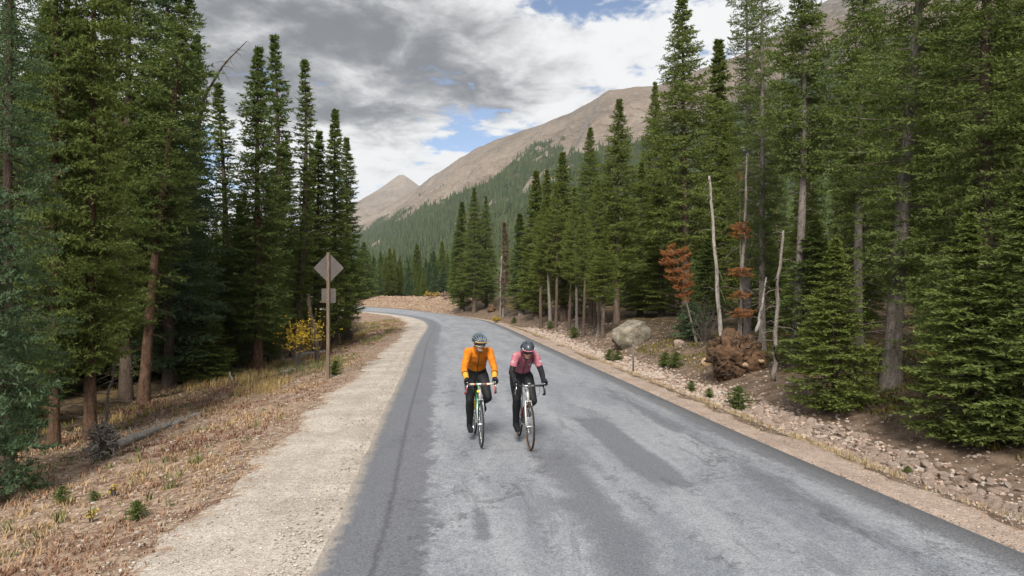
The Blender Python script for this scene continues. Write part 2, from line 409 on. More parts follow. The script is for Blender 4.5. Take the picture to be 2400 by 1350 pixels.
spots = nt.m('MULTIPLY', nt.sm(nt.m('ADD', n_blot, nt.m('MULTIPLY', n_mid, 0.25)), 0.73, 0.77), 0.5)
col = nt.mix(nt.m('MAXIMUM', streak, spots), base, (0.112, 0.119, 0.138))
col = nt.mix(nt.m('MULTIPLY', nt.m('MAXIMUM', nt.m('MAXIMUM', p1, p2), nt.m('MAXIMUM', p3, p4)), 0.88), col, (0.100, 0.106, 0.126))
col = nt.mix(nt.m('MULTIPLY', lband, 0.88), col, (0.094, 0.099, 0.117))
col = nt.mix(nt.m('MULTIPLY', rband, 0.88), col, (0.092, 0.095, 0.108))
crack = nt.sm(nt.m('ABSOLUTE', nt.m('ADD', nt.m('SUBTRACT', ac, 0.50), nt.m('MULTIPLY', jagf, 0.35))), 0.05, 0.0)
col = nt.mix(nt.m('MULTIPLY', crack, 0.55), col, (0.035, 0.036, 0.042))
dust = nt.m('MULTIPLY', nt.sm(nt.m('ADD', ac, jagf), 0.16, 0.0), 0.55)
col = nt.mix(dust, col, (0.40, 0.345, 0.285))
n_grit3 = nt.noise(pw, 34, 3, 0.8)
grit = nt.m('ADD', nt.m('MULTIPLY', n_grit, 0.45), nt.m('ADD', nt.m('MULTIPLY', n_grit2, 0.2), nt.m('MULTIPLY', n_grit3, 0.35)))
col = nt.mix(nt.sm(grit, 0.37, 0.63), nt.mix(1.0, col, (0.45, 0.45, 0.46), 'MULTIPLY'), nt.mix(1.0, col, (1.55, 1.55, 1.52), 'MULTIPLY'))
chips = nt.sm(nt.noise(pw, 130, 1, 0.5), 0.70, 0.78)
col = nt.mix(nt.m('MULTIPLY', chips, 0.5), col, (0.45, 0.43, 0.40))
vcr = nt.new('ShaderNodeTexVoronoi', feature='DISTANCE_TO_EDGE'); nt.put(vcr.inputs['Vector'], nt.xyz(nt.m('ADD', nt.m('MULTIPLY', ac, 0.9), nt.m('MULTIPLY', n_mid, 0.8)), nt.m('ADD', nt.m('MULTIPLY', al, 0.42), nt.m('MULTIPLY', n_blot, 0.9)), 0.0)); vcr.inputs['Scale'].default_value = 0.75
col = nt.mix(nt.m('MULTIPLY', nt.m('MULTIPLY', nt.sm(vcr.outputs['Distance'], 0.016, 0.004), nt.sm(n_blot, 0.44, 0.54)), 0.65), col, (0.050, 0.053, 0.062))
nt.put(b.inputs['Base Color'], col)
nt.put(b.inputs['Roughness'], nt.m('SUBTRACT', 0.58, nt.m('MULTIPLY', nt.m('MAXIMUM', lband, rband), 0.06)))
nt.put(b.inputs['Normal'], nt.bump(grit, 0.55, 0.012))
rme = np_mesh('road', V.reshape(-1, 3), grid_faces(NA + 2, NR), rm, True, {'across': acr.ravel(), 'along': (alo - S0).ravel(), 'width': np.repeat(wid, NA + 2)})
tag(link('road', rme), kind='structure')

# ---- gravel shoulders with ragged outer edges
vm, nt, b = mat('crushed_gravel', rough=0.95, spec=0.1)
pw = nt.pos(); f1 = nt.noise(pw, 1.1, 4, 0.6); f2 = nt.noise(pw, 60, 3, 0.7); f3 = nt.noise(pw, 14, 4, 0.65)
vs = nt.sep(nt.voro(pw, 55))[0]; vc = nt.xyz(vs, vs, vs)
c = nt.mix(nt.sm(f1, 0.35, 0.65), (0.325, 0.290, 0.258), (0.410, 0.375, 0.338))
c = nt.mix(nt.sm(f3, 0.40, 0.60), nt.mix(1.0, c, (0.88, 0.87, 0.86), 'MULTIPLY'), c)
c = nt.mix(0.25, c, nt.mix(1.0, c, vc, 'OVERLAY'))
c = nt.mix(nt.m('MULTIPLY', nt.sm(f2, 0.33, 0.26), 0.7), c, (0.17, 0.15, 0.135))
pinkf = nt.attr('pink')
c = nt.mix(nt.m('MULTIPLY', pinkf, 1.0), c, nt.mix(1.0, c, (0.84, 0.74, 0.70), 'MULTIPLY'))
eg = nt.attr('edge'); f4 = nt.noise(pw, 5.0, 6, 0.75, 0.5)
c = nt.mix(nt.sm(nt.m('ADD', eg, nt.m('MULTIPLY', nt.m('SUBTRACT', f4, 0.5), 1.3)), 0.80, 1.02), c, nt.mix(nt.sm(f3, 0.4, 0.6), (0.18, 0.120, 0.088), (0.31, 0.235, 0.175)))
c = nt.mix(nt.m('MULTIPLY', nt.sm(nt.m('ABSOLUTE', nt.m('SUBTRACT', nt.m('ADD', eg, nt.m('MULTIPLY', f1, 0.10)), 0.44)), 0.09, 0.02), 0.35), c, nt.mix(1.0, c, (0.80, 0.79, 0.78), 'MULTIPLY'))
nt.put(b.inputs['Base Color'], c)
nt.put(b.inputs['Normal'], nt.bump(nt.m('ADD', f2, nt.voro(pw, 55, 'Distance')), 0.7, 0.015))
def shoulder(edge, normals, name, wfun, pink, seed):
    n = len(edge); s_ = np.concatenate([[0], np.cumsum(np.linalg.norm(np.diff(edge, axis=0), axis=1))])
    W = wfun(s_) + fbm(s_ * 0.5, s_ * 0, 5, seed) * 0.35 + fbm(s_ * 2.2, s_ * 0, 4, seed + 9) * 0.28
    off = np.array([-0.25, -0.05, 0.1, 0.25, 0.45, 0.65, 0.82, 0.93, 1.0, 1.05])
    U = np.where(off[None] > 0.1, off[None] * W[:, None], off[None])
    XY = edge[:, None] + normals[:, None] * U[..., None]
    Z = terrain(XY[..., 0], XY[..., 1]); g = off[None] * np.ones((n, 1))
    Z = np.where(g < 0.0, -0.035, Z + 0.02 * (g < 0.97) + 0.012 * fbm(XY[..., 0] * 2, XY[..., 1] * 2, 4, seed) * (g < 0.95)); Z = np.where(g > 0.97, Z - 0.05 * (g - 0.9) / 0.1, Z)
    Z = np.where(g <= 0.1, np.minimum(Z, -0.03), Z)
    me = np_mesh(name, np.concatenate([XY, Z[..., None]], 2).reshape(-1, 3), grid_faces(len(off), n), vm, True, {'pink': np.full(n * len(off), pink), 'edge': np.tile(off, n)})
    return tag(link(name, me), kind='structure')
ld = resample(LP, 3000); nl = unit(np.gradient(smooth_poly(ld.copy(), 40), axis=0)); nl = np.stack([-nl[:, 1], nl[:, 0]], 1)
shoulder(ld, nl, 'gravel_shoulder_left', lambda s_: np.interp(s_, [0, 18, 30, 45, 60, 70, 90], [1.75, 1.7, 1.35, 1.1, 1.5, 1.3, 0.8]), 0.0, 31)
rd = resample(RP, 1500); nr2 = unit(np.gradient(smooth_poly(rd.copy(), 40), axis=0)); nr2 = np.stack([nr2[:, 1], -nr2[:, 0]], 1)
shoulder(rd, nr2, 'gravel_shoulder_right', lambda s_: np.full(len(s_), 0.78), 1.0, 57)

# ---- the mountain side: a long ridge running away down the valley
def ridge_pts(rows, const=None): return np.array([((x - 1200) / FPX * d, d, CAM_H + (HZ - y) / FPX * d) for x, y, d in rows])
RG = ridge_pts([(3900, -300, 420), (3000, -230, 620), (2400, -140, 800), (2100, -60, 900), (1990, -18, 940), (1930, 8, 960), (1880, 46, 1000), (1800, 95, 1090), (1700, 140, 1180), (1640, 162, 1230), (1540, 200, 1310), (1430, 211, 1390), (1340, 262, 1540), (1240, 300, 1700), (1160, 330, 1840), (1100, 356, 1990), (1050, 388, 2160), (1010, 416, 2330), (975, 440, 2520), (930, 470, 2800), (880, 500, 3100)])
seg = np.concatenate([[0], np.cumsum(np.linalg.norm(np.diff(RG[:, :2], axis=0), axis=1))])
tq = np.linspace(0, seg[-1], 420); rgx, rgy, rgz = (np.interp(tq, seg, RG[:, i]) for i in range(3))
rgz = rgz + fbm(tq * 0.012, tq * 0, 4, 77) * 5
FTd = np.linspace(0, 1, 420)
ftx = np.interp(FTd, [0, 0.18, 0.45, 0.75, 1], [60, 120, -60, -420, -1150]); fty = np.interp(FTd, [0, 0.18, 0.45, 0.75, 1], [-260, 150, 560, 1250, 2500])
wq = np.concatenate([np.linspace(-0.25, 1.0, 170), np.linspace(1.02, 1.5, 14)])
HX = ftx[:, None] * (1 - wq) + rgx[:, None] * wq; HY = fty[:, None] * (1 - wq) + rgy[:, None] * wq
wc = np.clip(wq, 0, 1); shape = 0.30 * wc + 0.70 * wc ** 1.25
HZm = (rgz[:, None] + 2) * shape[None] - 2
HZm = np.where(wq[None] > 1, rgz[:, None] - (wq[None] - 1) * 620, HZm); HZm = np.where(wq[None] < 0, -3 + wq[None] * 30, HZm)
env = (np.sin(np.pi * np.clip(wq, 0, 1)) ** 0.7)[None] * np.clip((np.hypot(HX, HY) - 150) / 500, 0, 1)
gull = np.abs(fbm(tq[:, None] * 0.011 + wq[None] * 0.7, wq[None] * 2.2 + tq[:, None] * 0.001, 5, 41))
HZm = HZm + env * (fbm(HX * 0.006, HY * 0.006, 6, 13) * 22 - gull * 34 + fbm(HX * 0.04, HY * 0.04, 4, 15) * 4)
mm, nt, b = mat('mountain_slope', rough=1.0, spec=0.05)
pw = nt.pos(); zc = nt.sep(pw)[2]
n1 = nt.noise(pw, 0.006, 8, 0.62); n2 = nt.noise(pw, 0.03, 7, 0.7); n3 = nt.noise(pw, 0.11, 7, 0.82)
n4 = nt.noise(nt.scale(pw, (1, 1, 0.35)), 0.02, 8, 0.72, 0.6)
tund = nt.mix(nt.sm(n1, 0.40, 0.60), (0.165, 0.135, 0.112), (0.300, 0.250, 0.205))
tund = nt.mix(nt.sm(n2, 0.42, 0.62), tund, (0.245, 0.198, 0.163))
tund = nt.mix(nt.m('MULTIPLY', nt.sm(n3, 0.53, 0.62), 0.65), tund, (0.42, 0.37, 0.325))
tund = nt.mix(nt.m('MULTIPLY', nt.sm(n3, 0.45, 0.36), 0.6), tund, (0.125, 0.098, 0.080))
tund = nt.mix(nt.m('MULTIPLY', nt.sm(zc, 280, 420), 0.35), tund, (0.155, 0.132, 0.115))
tund = nt.mix(nt.m('MULTIPLY', nt.sm(n4, 0.55, 0.66), 0.85), tund, (0.130, 0.100, 0.082))
rock = nt.mix(nt.sm(n3, 0.4, 0.6), (0.13, 0.125, 0.12), (0.28, 0.265, 0.25))
geo = nt.new('ShaderNodeNewGeometry'); steep = nt.sep(geo.outputs['Normal'])[2]
tund = nt.mix(nt.m('MULTIPLY', nt.sm(nt.m('ADD', steep, nt.m('MULTIPLY', n2, 0.3)), 0.90, 0.78), 0.8), tund, rock)
tund = nt.mix(nt.attr('rocky'), tund, rock)
wood = nt.mix(nt.sm(n2, 0.4, 0.6), (0.034, 0.046, 0.022), (0.085, 0.090, 0.045))
nt.put(b.inputs['Base Color'], nt.mix(nt.sm(nt.m('ADD', nt.attr('wooded'), nt.m('MULTIPLY', nt.m('SUBTRACT', n2, 0.5), 0.9)), 0.58, 0.80), tund, wood))
nt.put(b.inputs['Normal'], nt.bump(nt.m('ADD', nt.m('ADD', n2, n4), nt.m('MULTIPLY', n3, 0.4)), 1.0, 16.0))
# where trees grow on the slope: below an uneven tree line, plus a clump on the rocky outcrop
def pxy(X, Y, Z): return 1200 + FPX * X / Y, HZ - FPX * (Z - CAM_H) / Y
tline = np.interp(np.hypot(HX, HY), [200, 900, 1300, 2000, 2700], [260, 215, 205, 215, 225]) + fbm(HX * 0.008, HY * 0.008, 5, 19) * 95 + fbm(HX * 0.03, HY * 0.03, 3, 29) * 35
wooded = sstep(tline - HZm, -6, 14)
spur = np.exp(-(((HX - 20) / 75) ** 2 + ((HY - 1235) / 150) ** 2)) * (fbm(HX * 0.02, HY * 0.02, 3, 4) > -0.18)
bare = (fbm(HX * 0.013 + 5, HY * 0.007, 4, 8) > 0.36) & (HZm > 95)
wooded = np.clip(np.where(bare, wooded * 0.15, wooded) + 0.85 * (spur > 0.35), 0, 1)
rocky = sstep(HX, 395, 450) * sstep(HZm, 250, 330) * 0.9 + 0.5 * (spur > 0.3)
me = np_mesh('mountain', np.stack([HX.ravel(), HY.ravel(), HZm.ravel()], 1), grid_faces(len(wq), 420)[:, ::-1], mm, True, {'wooded': wooded.ravel(), 'rocky': rocky.ravel()})
tag(link('mountain', me), kind='structure')
# ---- farther conical peak closing the valley, and the low hill behind the left-hand woods
def peak(name, cx, cy, rad, cent, h, mseed, wood_z, ax=1.0, ay=1.0, n=120):
    a = np.linspace(-rad, rad, n); X, Y = np.meshgrid(a, a)
    rr_ = np.sqrt((X / ax) ** 2 + (Y / ay) ** 2) / rad
    sl = np.clip(1 - rr_, 0, 1); Z = h * (0.45 * sl + 0.55 * sl ** 1.9)
    rid = np.abs(fbm(X * 3.2 / rad + 4, Y * 3.2 / rad, 5, mseed)); Z = Z - rid * h * 0.22 * np.clip(rr_ * 3, 0, 1) * (sl > 0) + fbm(X * 12 / rad, Y * 12 / rad, 4, mseed + 3) * h * 0.02 * np.clip(rr_ * 4, 0, 1)
    Z = np.where(rr_ >= 1, -40, Z - 30)
    wd_ = sstep(wood_z - Z + fbm(X * 9 / rad, Y * 9 / rad, 4, mseed + 5) * 90, -12, 18)
    me_ = np_mesh(name, np.stack([(X + cx).ravel(), (Y + cy).ravel(), Z.ravel()], 1), grid_faces(n, n), mm, True, {'wooded': wd_.ravel(), 'rocky': np.zeros(n * n)})
    tag(link(name, me_), kind='structure'); return X + cx, Y + cy, Z, wd_
peak('far_peak', -590, 3650, 1500, 0, 672, 3, 250)
peak('far_shoulder', -1250, 3500, 1300, 0, 430, 8, 215)
LHX, LHY, LHZ, LHW = peak('valley_hill', -900, 560, 760, 0, 330, 14, 400, 1.0, 1.0, 130)
# the plain the mountains stand on, out to the horizon
base_m = simple('valley_floor_earth', (0.07, 0.07, 0.04), 1.0, 0.05, var=0.3, scale=0.02)
mb = MB(); mb.add([(-9000, -3000, -60), (9000, -3000, -60), (9000, 12000, -60), (-9000, 12000, -60)], [(0, 1, 2, 3)]); tag(mb.build('valley_floor', base_m), kind='structure')
# ================================================================ conifers
def foliage_mat(name, c_dark, c_light, c_tip, rnd=0.35):
    m_, nt, b = mat(name, rough=0.75, spec=0.2)
    v = nt.attr('tone'); oi = nt.new('ShaderNodeObjectInfo').outputs['Random']
    c_ = nt.mix(v, c_dark, c_light)
    c_ = nt.mix(nt.sm(v, 0.78, 1.0), c_, c_tip)
    c_ = nt.mix(nt.m('MULTIPLY', oi, rnd), c_, nt.mix(1.0, c_, (1.28, 1.10, 0.66), 'MULTIPLY'))
    nt.put(b.inputs['Base Color'], c_)
    tr = nt.new('ShaderNodeBsdfTranslucent'); nt.put(tr.inputs[0], nt.mix(1.0, c_, (1.1, 1.2, 0.6), 'MULTIPLY'))
    ms = nt.new('ShaderNodeMixShader'); ms.inputs[0].default_value = 0.32
    nt.l.new(b.outputs[0], ms.inputs[1]); nt.l.new(tr.outputs[0], ms.inputs[2]); nt.l.new(ms.outputs[0], nt.n['Material Output'].inputs[0])
    return m_
GREEN = foliage_mat('spruce_needles', (0.060, 0.090, 0.028), (0.132, 0.170, 0.052), (0.185, 0.216, 0.076))
BLUE = foliage_mat('blue_spruce_needles', (0.045, 0.080, 0.042), (0.102, 0.152, 0.084), (0.155, 0.208, 0.122), 0.15)
YELL = foliage_mat('yellow_green_needles', (0.068, 0.096, 0.026), (0.150, 0.185, 0.050), (0.210, 0.235, 0.072))
RUST = foliage_mat('dead_rust_needles', (0.17, 0.070, 0.028), (0.34, 0.150, 0.058), (0.42, 0.21, 0.09), 0.1)
BROWNN = foliage_mat('withered_needles', (0.10, 0.052, 0.034), (0.17, 0.095, 0.065), (0.21, 0.13, 0.09), 0.1)
def bark(name, c1, c2, scale=9.0):
    m_, nt, b = mat(name, rough=0.95, spec=0.1)
    p = nt.scale(nt.obj(), (1, 1, 0.35)); f = nt.noise(p, scale, 5, 0.7, 0.3); g = nt.noise(p, scale * 5, 4, 0.7)
    nt.put(b.inputs['Base Color'], nt.mix(nt.sm(nt.m('ADD', nt.m('MULTIPLY', f, 0.5), nt.m('MULTIPLY', g, 0.5)), 0.36, 0.64), c1, c2))
    nt.put(b.inputs['Normal'], nt.bump(nt.m('ADD', f, g), 1.0, 0.04)); return m_
BARK = bark('grey_brown_bark', (0.050, 0.036, 0.028), (0.150, 0.115, 0.092))
BARKR = bark('reddish_bark', (0.045, 0.028, 0.020), (0.185, 0.115, 0.078), 13)
BARKG = bark('pale_grey_bark', (0.105, 0.090, 0.080), (0.290, 0.255, 0.230), 12)
BARKW = bark('bleached_dead_wood', (0.185, 0.165, 0.150), (0.43, 0.40, 0.37), 14)
TWIG = bark('dead_grey_twig', (0.075, 0.062, 0.055), (0.20, 0.175, 0.155), 6)

def tufts(P0, Dr, Ln, g, per=9, nl=0.075, nw=0.020, bt=None):
    """needle sprays along twigs: P0 start, Dr direction, Ln length (arrays) -> verts, tris, tone"""
    n = len(P0); per_ = per
    t = (np.tile(np.arange(per_), n) + g.random(n * per_)) / per_
    i = np.repeat(np.arange(n), per_)
    base = P0[i] + Dr[i] * (t * Ln[i])[:, None]
    side = unit(g.normal(size=(n * per_, 3)))
    side = unit(side - Dr[i] * (side * Dr[i]).sum(1, keepdims=True))
    side[:, 2] += 0.25
    k = 0.55 + 0.5 * g.random(n * per_)
    d = unit(Dr[i] * 0.75 + side * k[:, None])
    L_ = nl * (0.7 + 0.7 * g.random(n * per_)); W_ = nw * (0.7 + 0.6 * g.random(n * per_))
    s_ = unit(np.cross(d, unit(g.normal(size=d.shape))))
    a = base - s_ * W_[:, None] - d * 0.01; b_ = base + s_ * W_[:, None] - d * 0.01; c_ = base + d * L_[:, None]
    V = np.stack([a, b_, c_], 1).reshape(-1, 3)
    tw = g.random(n)[i]
    tone = np.clip(0.45 * (bt[i] if bt is not None else tw) + 0.28 * tw + 0.27 * g.random(len(i)), 0, 1)
    return V, tone
def conifer(name, seed, H=14.0, Rm=1.5, hb=0.10, nb=300, droop=0.25, gappy=0.25, taper=0.75, twig=0.11, per=9, nl=0.085, nw=0.022, tuft_l=0.28, bend=0.15, stick=True, trunk_r=None, crown_rng=None, dead_low=30, bulge=0.0, bare_top=0.0, tier=0.0, umbrella=False):
    g = np.random.default_rng(seed)
    tr_ = trunk_r or (0.011 * H + 0.03)
    zz_ = np.linspace(0, 1, 22); bx = bend * np.sin(zz_ * 3 + seed) * zz_ * 0.6; by = bend * np.cos(zz_ * 2.3 + seed * 2) * zz_ * 0.6 - bend * 0.6 * zz_
    sp = np.stack([bx, by, zz_ * H], 1)
    rad = tr_ * ((1 - zz_) ** 0.85 * 0.97 + 0.02) * (1 + 0.45 * np.exp(-zz_ * H / 0.35))
    mb = MB(); sp2 = sp.copy(); sp2[0, 2] = -0.45; mb.tube(sp2, rad, 9, cap=False)
    # branches
    nb = int(nb * 1.22); h = hb + (1 - hb) * (1 - (1 - np.linspace(0, 1, nb)) ** 1.0); h = np.clip(h + g.normal(size=nb) * 0.006, hb, 0.995)
    if tier:                                      # boughs in layers with dark gaps between
        q_ = np.round(h * H / tier) * tier / H; h = np.clip(q_ + (h - q_) * 0.28 + 0.012 * np.sin(np.arange(nb) * 2.39996 * 2), hb, 0.995)
    if crown_rng is not None:
        keep = np.zeros(nb, bool)
        for a, b_ in crown_rng: keep |= (h > a) & (h < b_)
        h = h[keep]
    az = np.arange(len(h)) * 2.39996 + g.normal(size=len(h)) * 0.5
    clump = vnoise(az * 0.9, h * H * 0.85, seed) # uneven lengths give ledges and holes
    env_ = (1 - h) ** taper * (1 - np.exp(-(h - hb + 0.03) / 0.07)) * (1 + bulge * np.sin(h * 17 + seed))
    env_ = env_ * np.clip((1 - h) / 0.16, 0.12, 1) ** 0.65
    if umbrella: env_ = (0.25 + 0.75 * ((h - hb) / (1 - hb)) ** 0.9) * (1 - ((h - hb) / (1 - hb)) ** 7)
    env_ = env_ / env_.max()
    Lb = Rm * env_ * (1 - gappy * 1.3 * (1 - clump)) * (0.8 + 0.4 * g.random(len(h))) + 0.05
    Lb = np.where(g.random(len(h)) < gappy * 0.25, Lb * 0.45, Lb)
    c0 = np.stack([np.interp(h, zz_, sp[:, 0]), np.interp(h, zz_, sp[:, 1]), h * H], 1)
    rad_dir = np.stack([np.cos(az), np.sin(az), np.zeros(len(h))], 1)
    up0 = 0.35 * (h - 0.35) + 0.05 * g.normal(size=len(h))           # upper branches rise, lower ones hang
    TP, TD, TL, TB = [], [], [], []; btone = np.clip(0.5 * g.random(len(h)) + 0.5 * vnoise(az * 1.3 + 7, h * H * 1.3, seed + 5), 0, 1)
    for i in range(len(h)):
        L_ = Lb[i]; m_ = max(3, int(L_ / twig)); t = (np.arange(m_) + 0.6) / m_
        dz = up0[i] * L_ * t - droop * L_ * t * (1 - 0.55 * t) * (1.25 - h[i])
        p = c0[i] + rad_dir[i] * (L_ * t)[:, None]; p[:, 2] += dz
        q = c0[i] + rad_dir[i] * 0.0
        if stick and L_ > 0.35: mb.tube([c0[i], p[m_ // 2], p[-1]], [0.007 + 0.009 * L_, 0.006 + 0.004 * L_, 0.003], 3, cap=False)
        lat = np.array([-rad_dir[i][1], rad_dir[i][0], 0])
        t0 = t > (0.22 if L_ > 0.6 else 0.0)
        for sgn in (-1, 1):
            ang = 0.75 + 0.35 * g.random(m_); d = rad_dir[i][None] * np.cos(ang)[:, None] + sgn * lat[None] * np.sin(ang)[:, None]
            d[:, 2] += -0.10 + 0.28 * g.normal(size=m_)
            ll = (tuft_l + 0.30 * L_ * (1 - t)) * (0.6 + 0.6 * g.random(m_)) * (0.22 + 0.78 * min(1, L_ / 0.75))
            TP.append(p[t0]); TD.append(unit(d)[t0]); TL.append(ll[t0]); TB.append(np.full(int(t0.sum()), btone[i]))
        # the leading shoot
        d = rad_dir[i].copy(); d[2] += 0.15 + up0[i]; TP.append(p[-1:]); TD.append(unit(d)[None]); TL.append(np.array([tuft_l * min(1, 0.3 + L_)])); TB.append(btone[i:i + 1])
    TP, TD, TL = np.concatenate(TP), np.concatenate(TD), np.concatenate(TL)
    # leader tuft
    k = 14; zt = H * (0.955 + 0.045 * np.arange(k) / k) * (1 - bare_top)
    TP = np.concatenate([TP, np.stack([np.full(k, sp[-1, 0]), np.full(k, sp[-1, 1]), zt], 1)]); aa = np.arange(k) * 2.4
    TD = np.concatenate([TD, unit(np.stack([np.cos(aa), np.sin(aa), np.full(k, 1.1)], 1))]); TL = np.concatenate([TL, np.full(k, 0.10 * min(1, H / 5))]); TB = np.concatenate(TB + [np.full(k, 0.5)])
    if dead_low and hb > 0.04:                    # bare dead twigs on the lower stem
        for i in range(dead_low):
            hh = H * hb * (0.25 + 1.0 * g.random()); a = g.random() * 6.28; L_ = Rm * (0.15 + 0.5 * g.random())
            o = np.array([np.interp(hh / H, zz_, sp[:, 0]), np.interp(hh / H, zz_, sp[:, 1]), hh]); dd = np.array([math.cos(a), math.sin(a), -0.15 + 0.3 * g.normal() * 0.5])
            mb.tube([o, o + dd * L_ * 0.5, o + dd * L_ + np.array([0, 0, -0.08])], [0.012, 0.008, 0.003], 3, cap=False)
    V, tone = tufts(TP, TD, TL, g, per, nl, nw, TB)
    crown = np_mesh('crown', V, np.arange(len(V)).reshape(-1, 3), GREEN, False, None, {'tone': tone})
    trunk = mb.mesh('trunk', BARK)
    return dict(trunk=trunk, crown=crown, H=H, R=Rm)
PROTO = {
    'narrow1': conifer('n1', 11, 12, 0.95, 0.06, 370, gappy=0.35, bulge=0.12),
    'narrow2': conifer('n2', 12, 12, 0.95, 0.10, 350, gappy=0.42, taper=0.6, bulge=0.15),
    'thin1': conifer('t1', 13, 12, 0.85, 0.08, 270, gappy=0.55, taper=0.55, per=7, bulge=0.2, bend=0.3),
    'thin2': conifer('t2', 14, 12, 0.75, 0.12, 220, gappy=0.6, taper=0.5, per=6, bulge=0.25, bend=0.5),
    'wide1': conifer('w1', 15, 14, 1.7, 0.13, 370, tier=0.5, gappy=0.36, taper=0.7, bulge=0.10),
    'wide2': conifer('w2', 16, 14, 1.7, 0.20, 340, gappy=0.40, taper=0.62, bulge=0.14),
    'wide3': conifer('w3', 17, 14, 1.8, 0.05, 380, gappy=0.34, taper=0.8, dead_low=0, tier=0.55),
    'big1': conifer('b1', 18, 15, 2.3, 0.06, 330, tier=0.5, droop=0.16, gappy=0.38, taper=0.6, twig=0.11, per=8, nl=0.075, nw=0.018, tuft_l=0.24, bulge=0.1, trunk_r=0.24),
    'big2': conifer('b2', 19, 15, 2.1, 0.17, 300, tier=0.5, droop=0.14, gappy=0.48, taper=0.55, twig=0.11, per=8, nl=0.075, nw=0.018, tuft_l=0.24, bulge=0.15, trunk_r=0.21),
    'low1': conifer('l1', 20, 9, 1.5, 0.02, 260, tier=0.42, gappy=0.32, taper=0.9, dead_low=0, twig=0.14, per=8, nl=0.11, nw=0.03),
    'low2': conifer('l2', 21, 9, 1.3, 0.03, 250, tier=0.36, gappy=0.38, taper=0.85, dead_low=0, twig=0.14, per=8, nl=0.11, nw=0.03),
    'young': conifer('y1', 33, 5, 1.0, 0.03, 150, droop=0.22, gappy=0.3, taper=0.75, twig=0.09, per=10, nl=0.07, nw=0.016, tuft_l=0.20, dead_low=0),
    'sapling': conifer('s1', 22, 0.8, 0.34, 0.05, 50, gappy=0.2, droop=-0.3, taper=0.6, twig=0.05, per=8, nl=0.05, nw=0.010, tuft_l=0.07, bend=0.03, dead_low=0, trunk_r=0.014),
    'polecrown': conifer('p1', 23, 13, 1.25, 0.48, 200, gappy=0.4, taper=0.5, dead_low=60, bend=0.4, trunk_r=0.17),
    'polecrown2': conifer('p2', 24, 13, 1.35, 0.36, 230, gappy=0.4, taper=0.5, dead_low=60, bend=0.5, trunk_r=0.17),
}
def set_obj_mat(o, m_):
    o.material_slots[0].link = 'OBJECT'; o.material_slots[0].material = m_
def tree(proto, x, y, z, H, Rr, label, group=None, fol=GREEN, brk=BARK, rz=None, lean=(0, 0), name='spruce_tree', cat='tree', trunk_k=1.0):
    p = PROTO[proto]
    t = empty(name, (x, y, z)); t.rotation_euler = (lean[1], lean[0], random.random() * 6.28 if rz is None else rz)
    t.rotation_mode = 'XYZ'
    q = Matrix.Rotation(lean[0], 4, 'Y') @ Matrix.Rotation(lean[1], 4, 'X') @ Matrix.Rotation(random.random() * 6.28 if rz is None else rz, 4, 'Z')
    t.rotation_euler = q.to_euler()
    sx = Rr / p['R']; sz = H / p['H']; t.scale = (sx, sx, sz)
    tag(t, label, cat, group)
    a = link('trunk', p['trunk'], t); set_obj_mat(a, brk)
    kk = trunk_k / sx if sx > 0 else 1
    c_ = link('crown', p['crown'], t); set_obj_mat(c_, fol)
    return t
def tree_px(proto, px, d, top, rpx, label, group=None, **kw):
    """a tree by the photo column it stands in, its distance, the row its top reaches and its half width in photo pixels"""
    x, y, z = at(px, d); H = CAM_H + (HZ - top) / FPX * d - z
    return tree(proto, x, y, z, H, rpx / FPX * d, label, group, **kw)
# ---- left-hand stand, front trees
GL = 'trees of the left-hand stand'
tree_px('big1', 15, 11.2, -520, 150, 'massive dark spruce whose crown spills past the weathered root ball', fol=BLUE)
tree_px('young', -30, 9.8, 330, 125, 'blue-green young spruce with tiered boughs in front of the massive dark spruce', fol=BLUE)
tree_px('wide1', 128, 14.0, -260, 112, 'tall spruce with a bare dark stem close to the weathered root ball', brk=BARKR)
tree_px('wide1', 212, 14.5, -330, 130, 'full yellow-green spruce standing over the weathered root ball and fallen log', fol=YELL, brk=BARKR)
tree_px('wide1', 296, 19.5, -260, 130, 'broad spruce with a grey stem just left of the reddish leaning stem')
tree_px('polecrown2', 337, 19.3, -60, 100, 'spruce with a thick reddish-brown leaning stem bare of branches low down', brk=BARKR, lean=(R(4.5), 0))
tree_px('wide3', 398, 22.0, -170, 130, 'dark broad spruce behind the reddish leaning stem, its top out of sight', fol=BLUE)
tree_px('narrow2', 455, 25.0, 82, 51, 'slender spruce beside the leaning dead snag')
tree_px('thin1', 530, 29.0, 203, 61, 'thin see-through spruce with a pointed top between two taller ones')
tree_px('narrow2', 604, 24.2, 108, 67, 'tall spruce with a stout twin-looking brown base at the edge of the tan grass', brk=BARKR)
tree_px('thin1', 646, 28.0, 92, 61, 'tallest ragged spruce with a brownish sparse top')
tree_px('thin2', 690, 29.0, 143, 51, 'crooked sparse spruce with a wispy leaning top', lean=(R(1.0), 0))
tree_px('narrow1', 742, 31.0, 308, 53, 'spruce rising straight behind the diamond road sign')
tree_px('narrow1', 786, 33.0, 258, 51, 'taller spruce just right of the diamond road sign')
tree_px('narrow2', 815, 36.0, 322, 41, 'last spruce of the left-hand stand, beside the road bend')
tree_px('thin1', 712, 40.0, 348, 48, 'pointed spruce seen through the gap behind the road sign')
tree_px('narrow1', 660, 36.0, 330, 67, 'green spruce deep in the stand behind the yellow willow')
tree_px('low1', 455, 27.0, 520, 103, 'bushy low spruce filling the gap under the slender spruce')
tree_px('wide3', 560, 26.0, 470, 80, 'bushy mid-height spruce between the tall trunks of the left stand')
tree_px('wide3', 632, 26.5, 420, 52, 'dense spruce with boughs to the ground behind the stout brown base')
tree_px('low2', 700, 34.0, 560, 60, 'low spruce behind the yellow-leaved willow')
tree_px('low1', 480, 22.5, 690, 75, 'short skirted spruce at the edge of the mossy hollow')
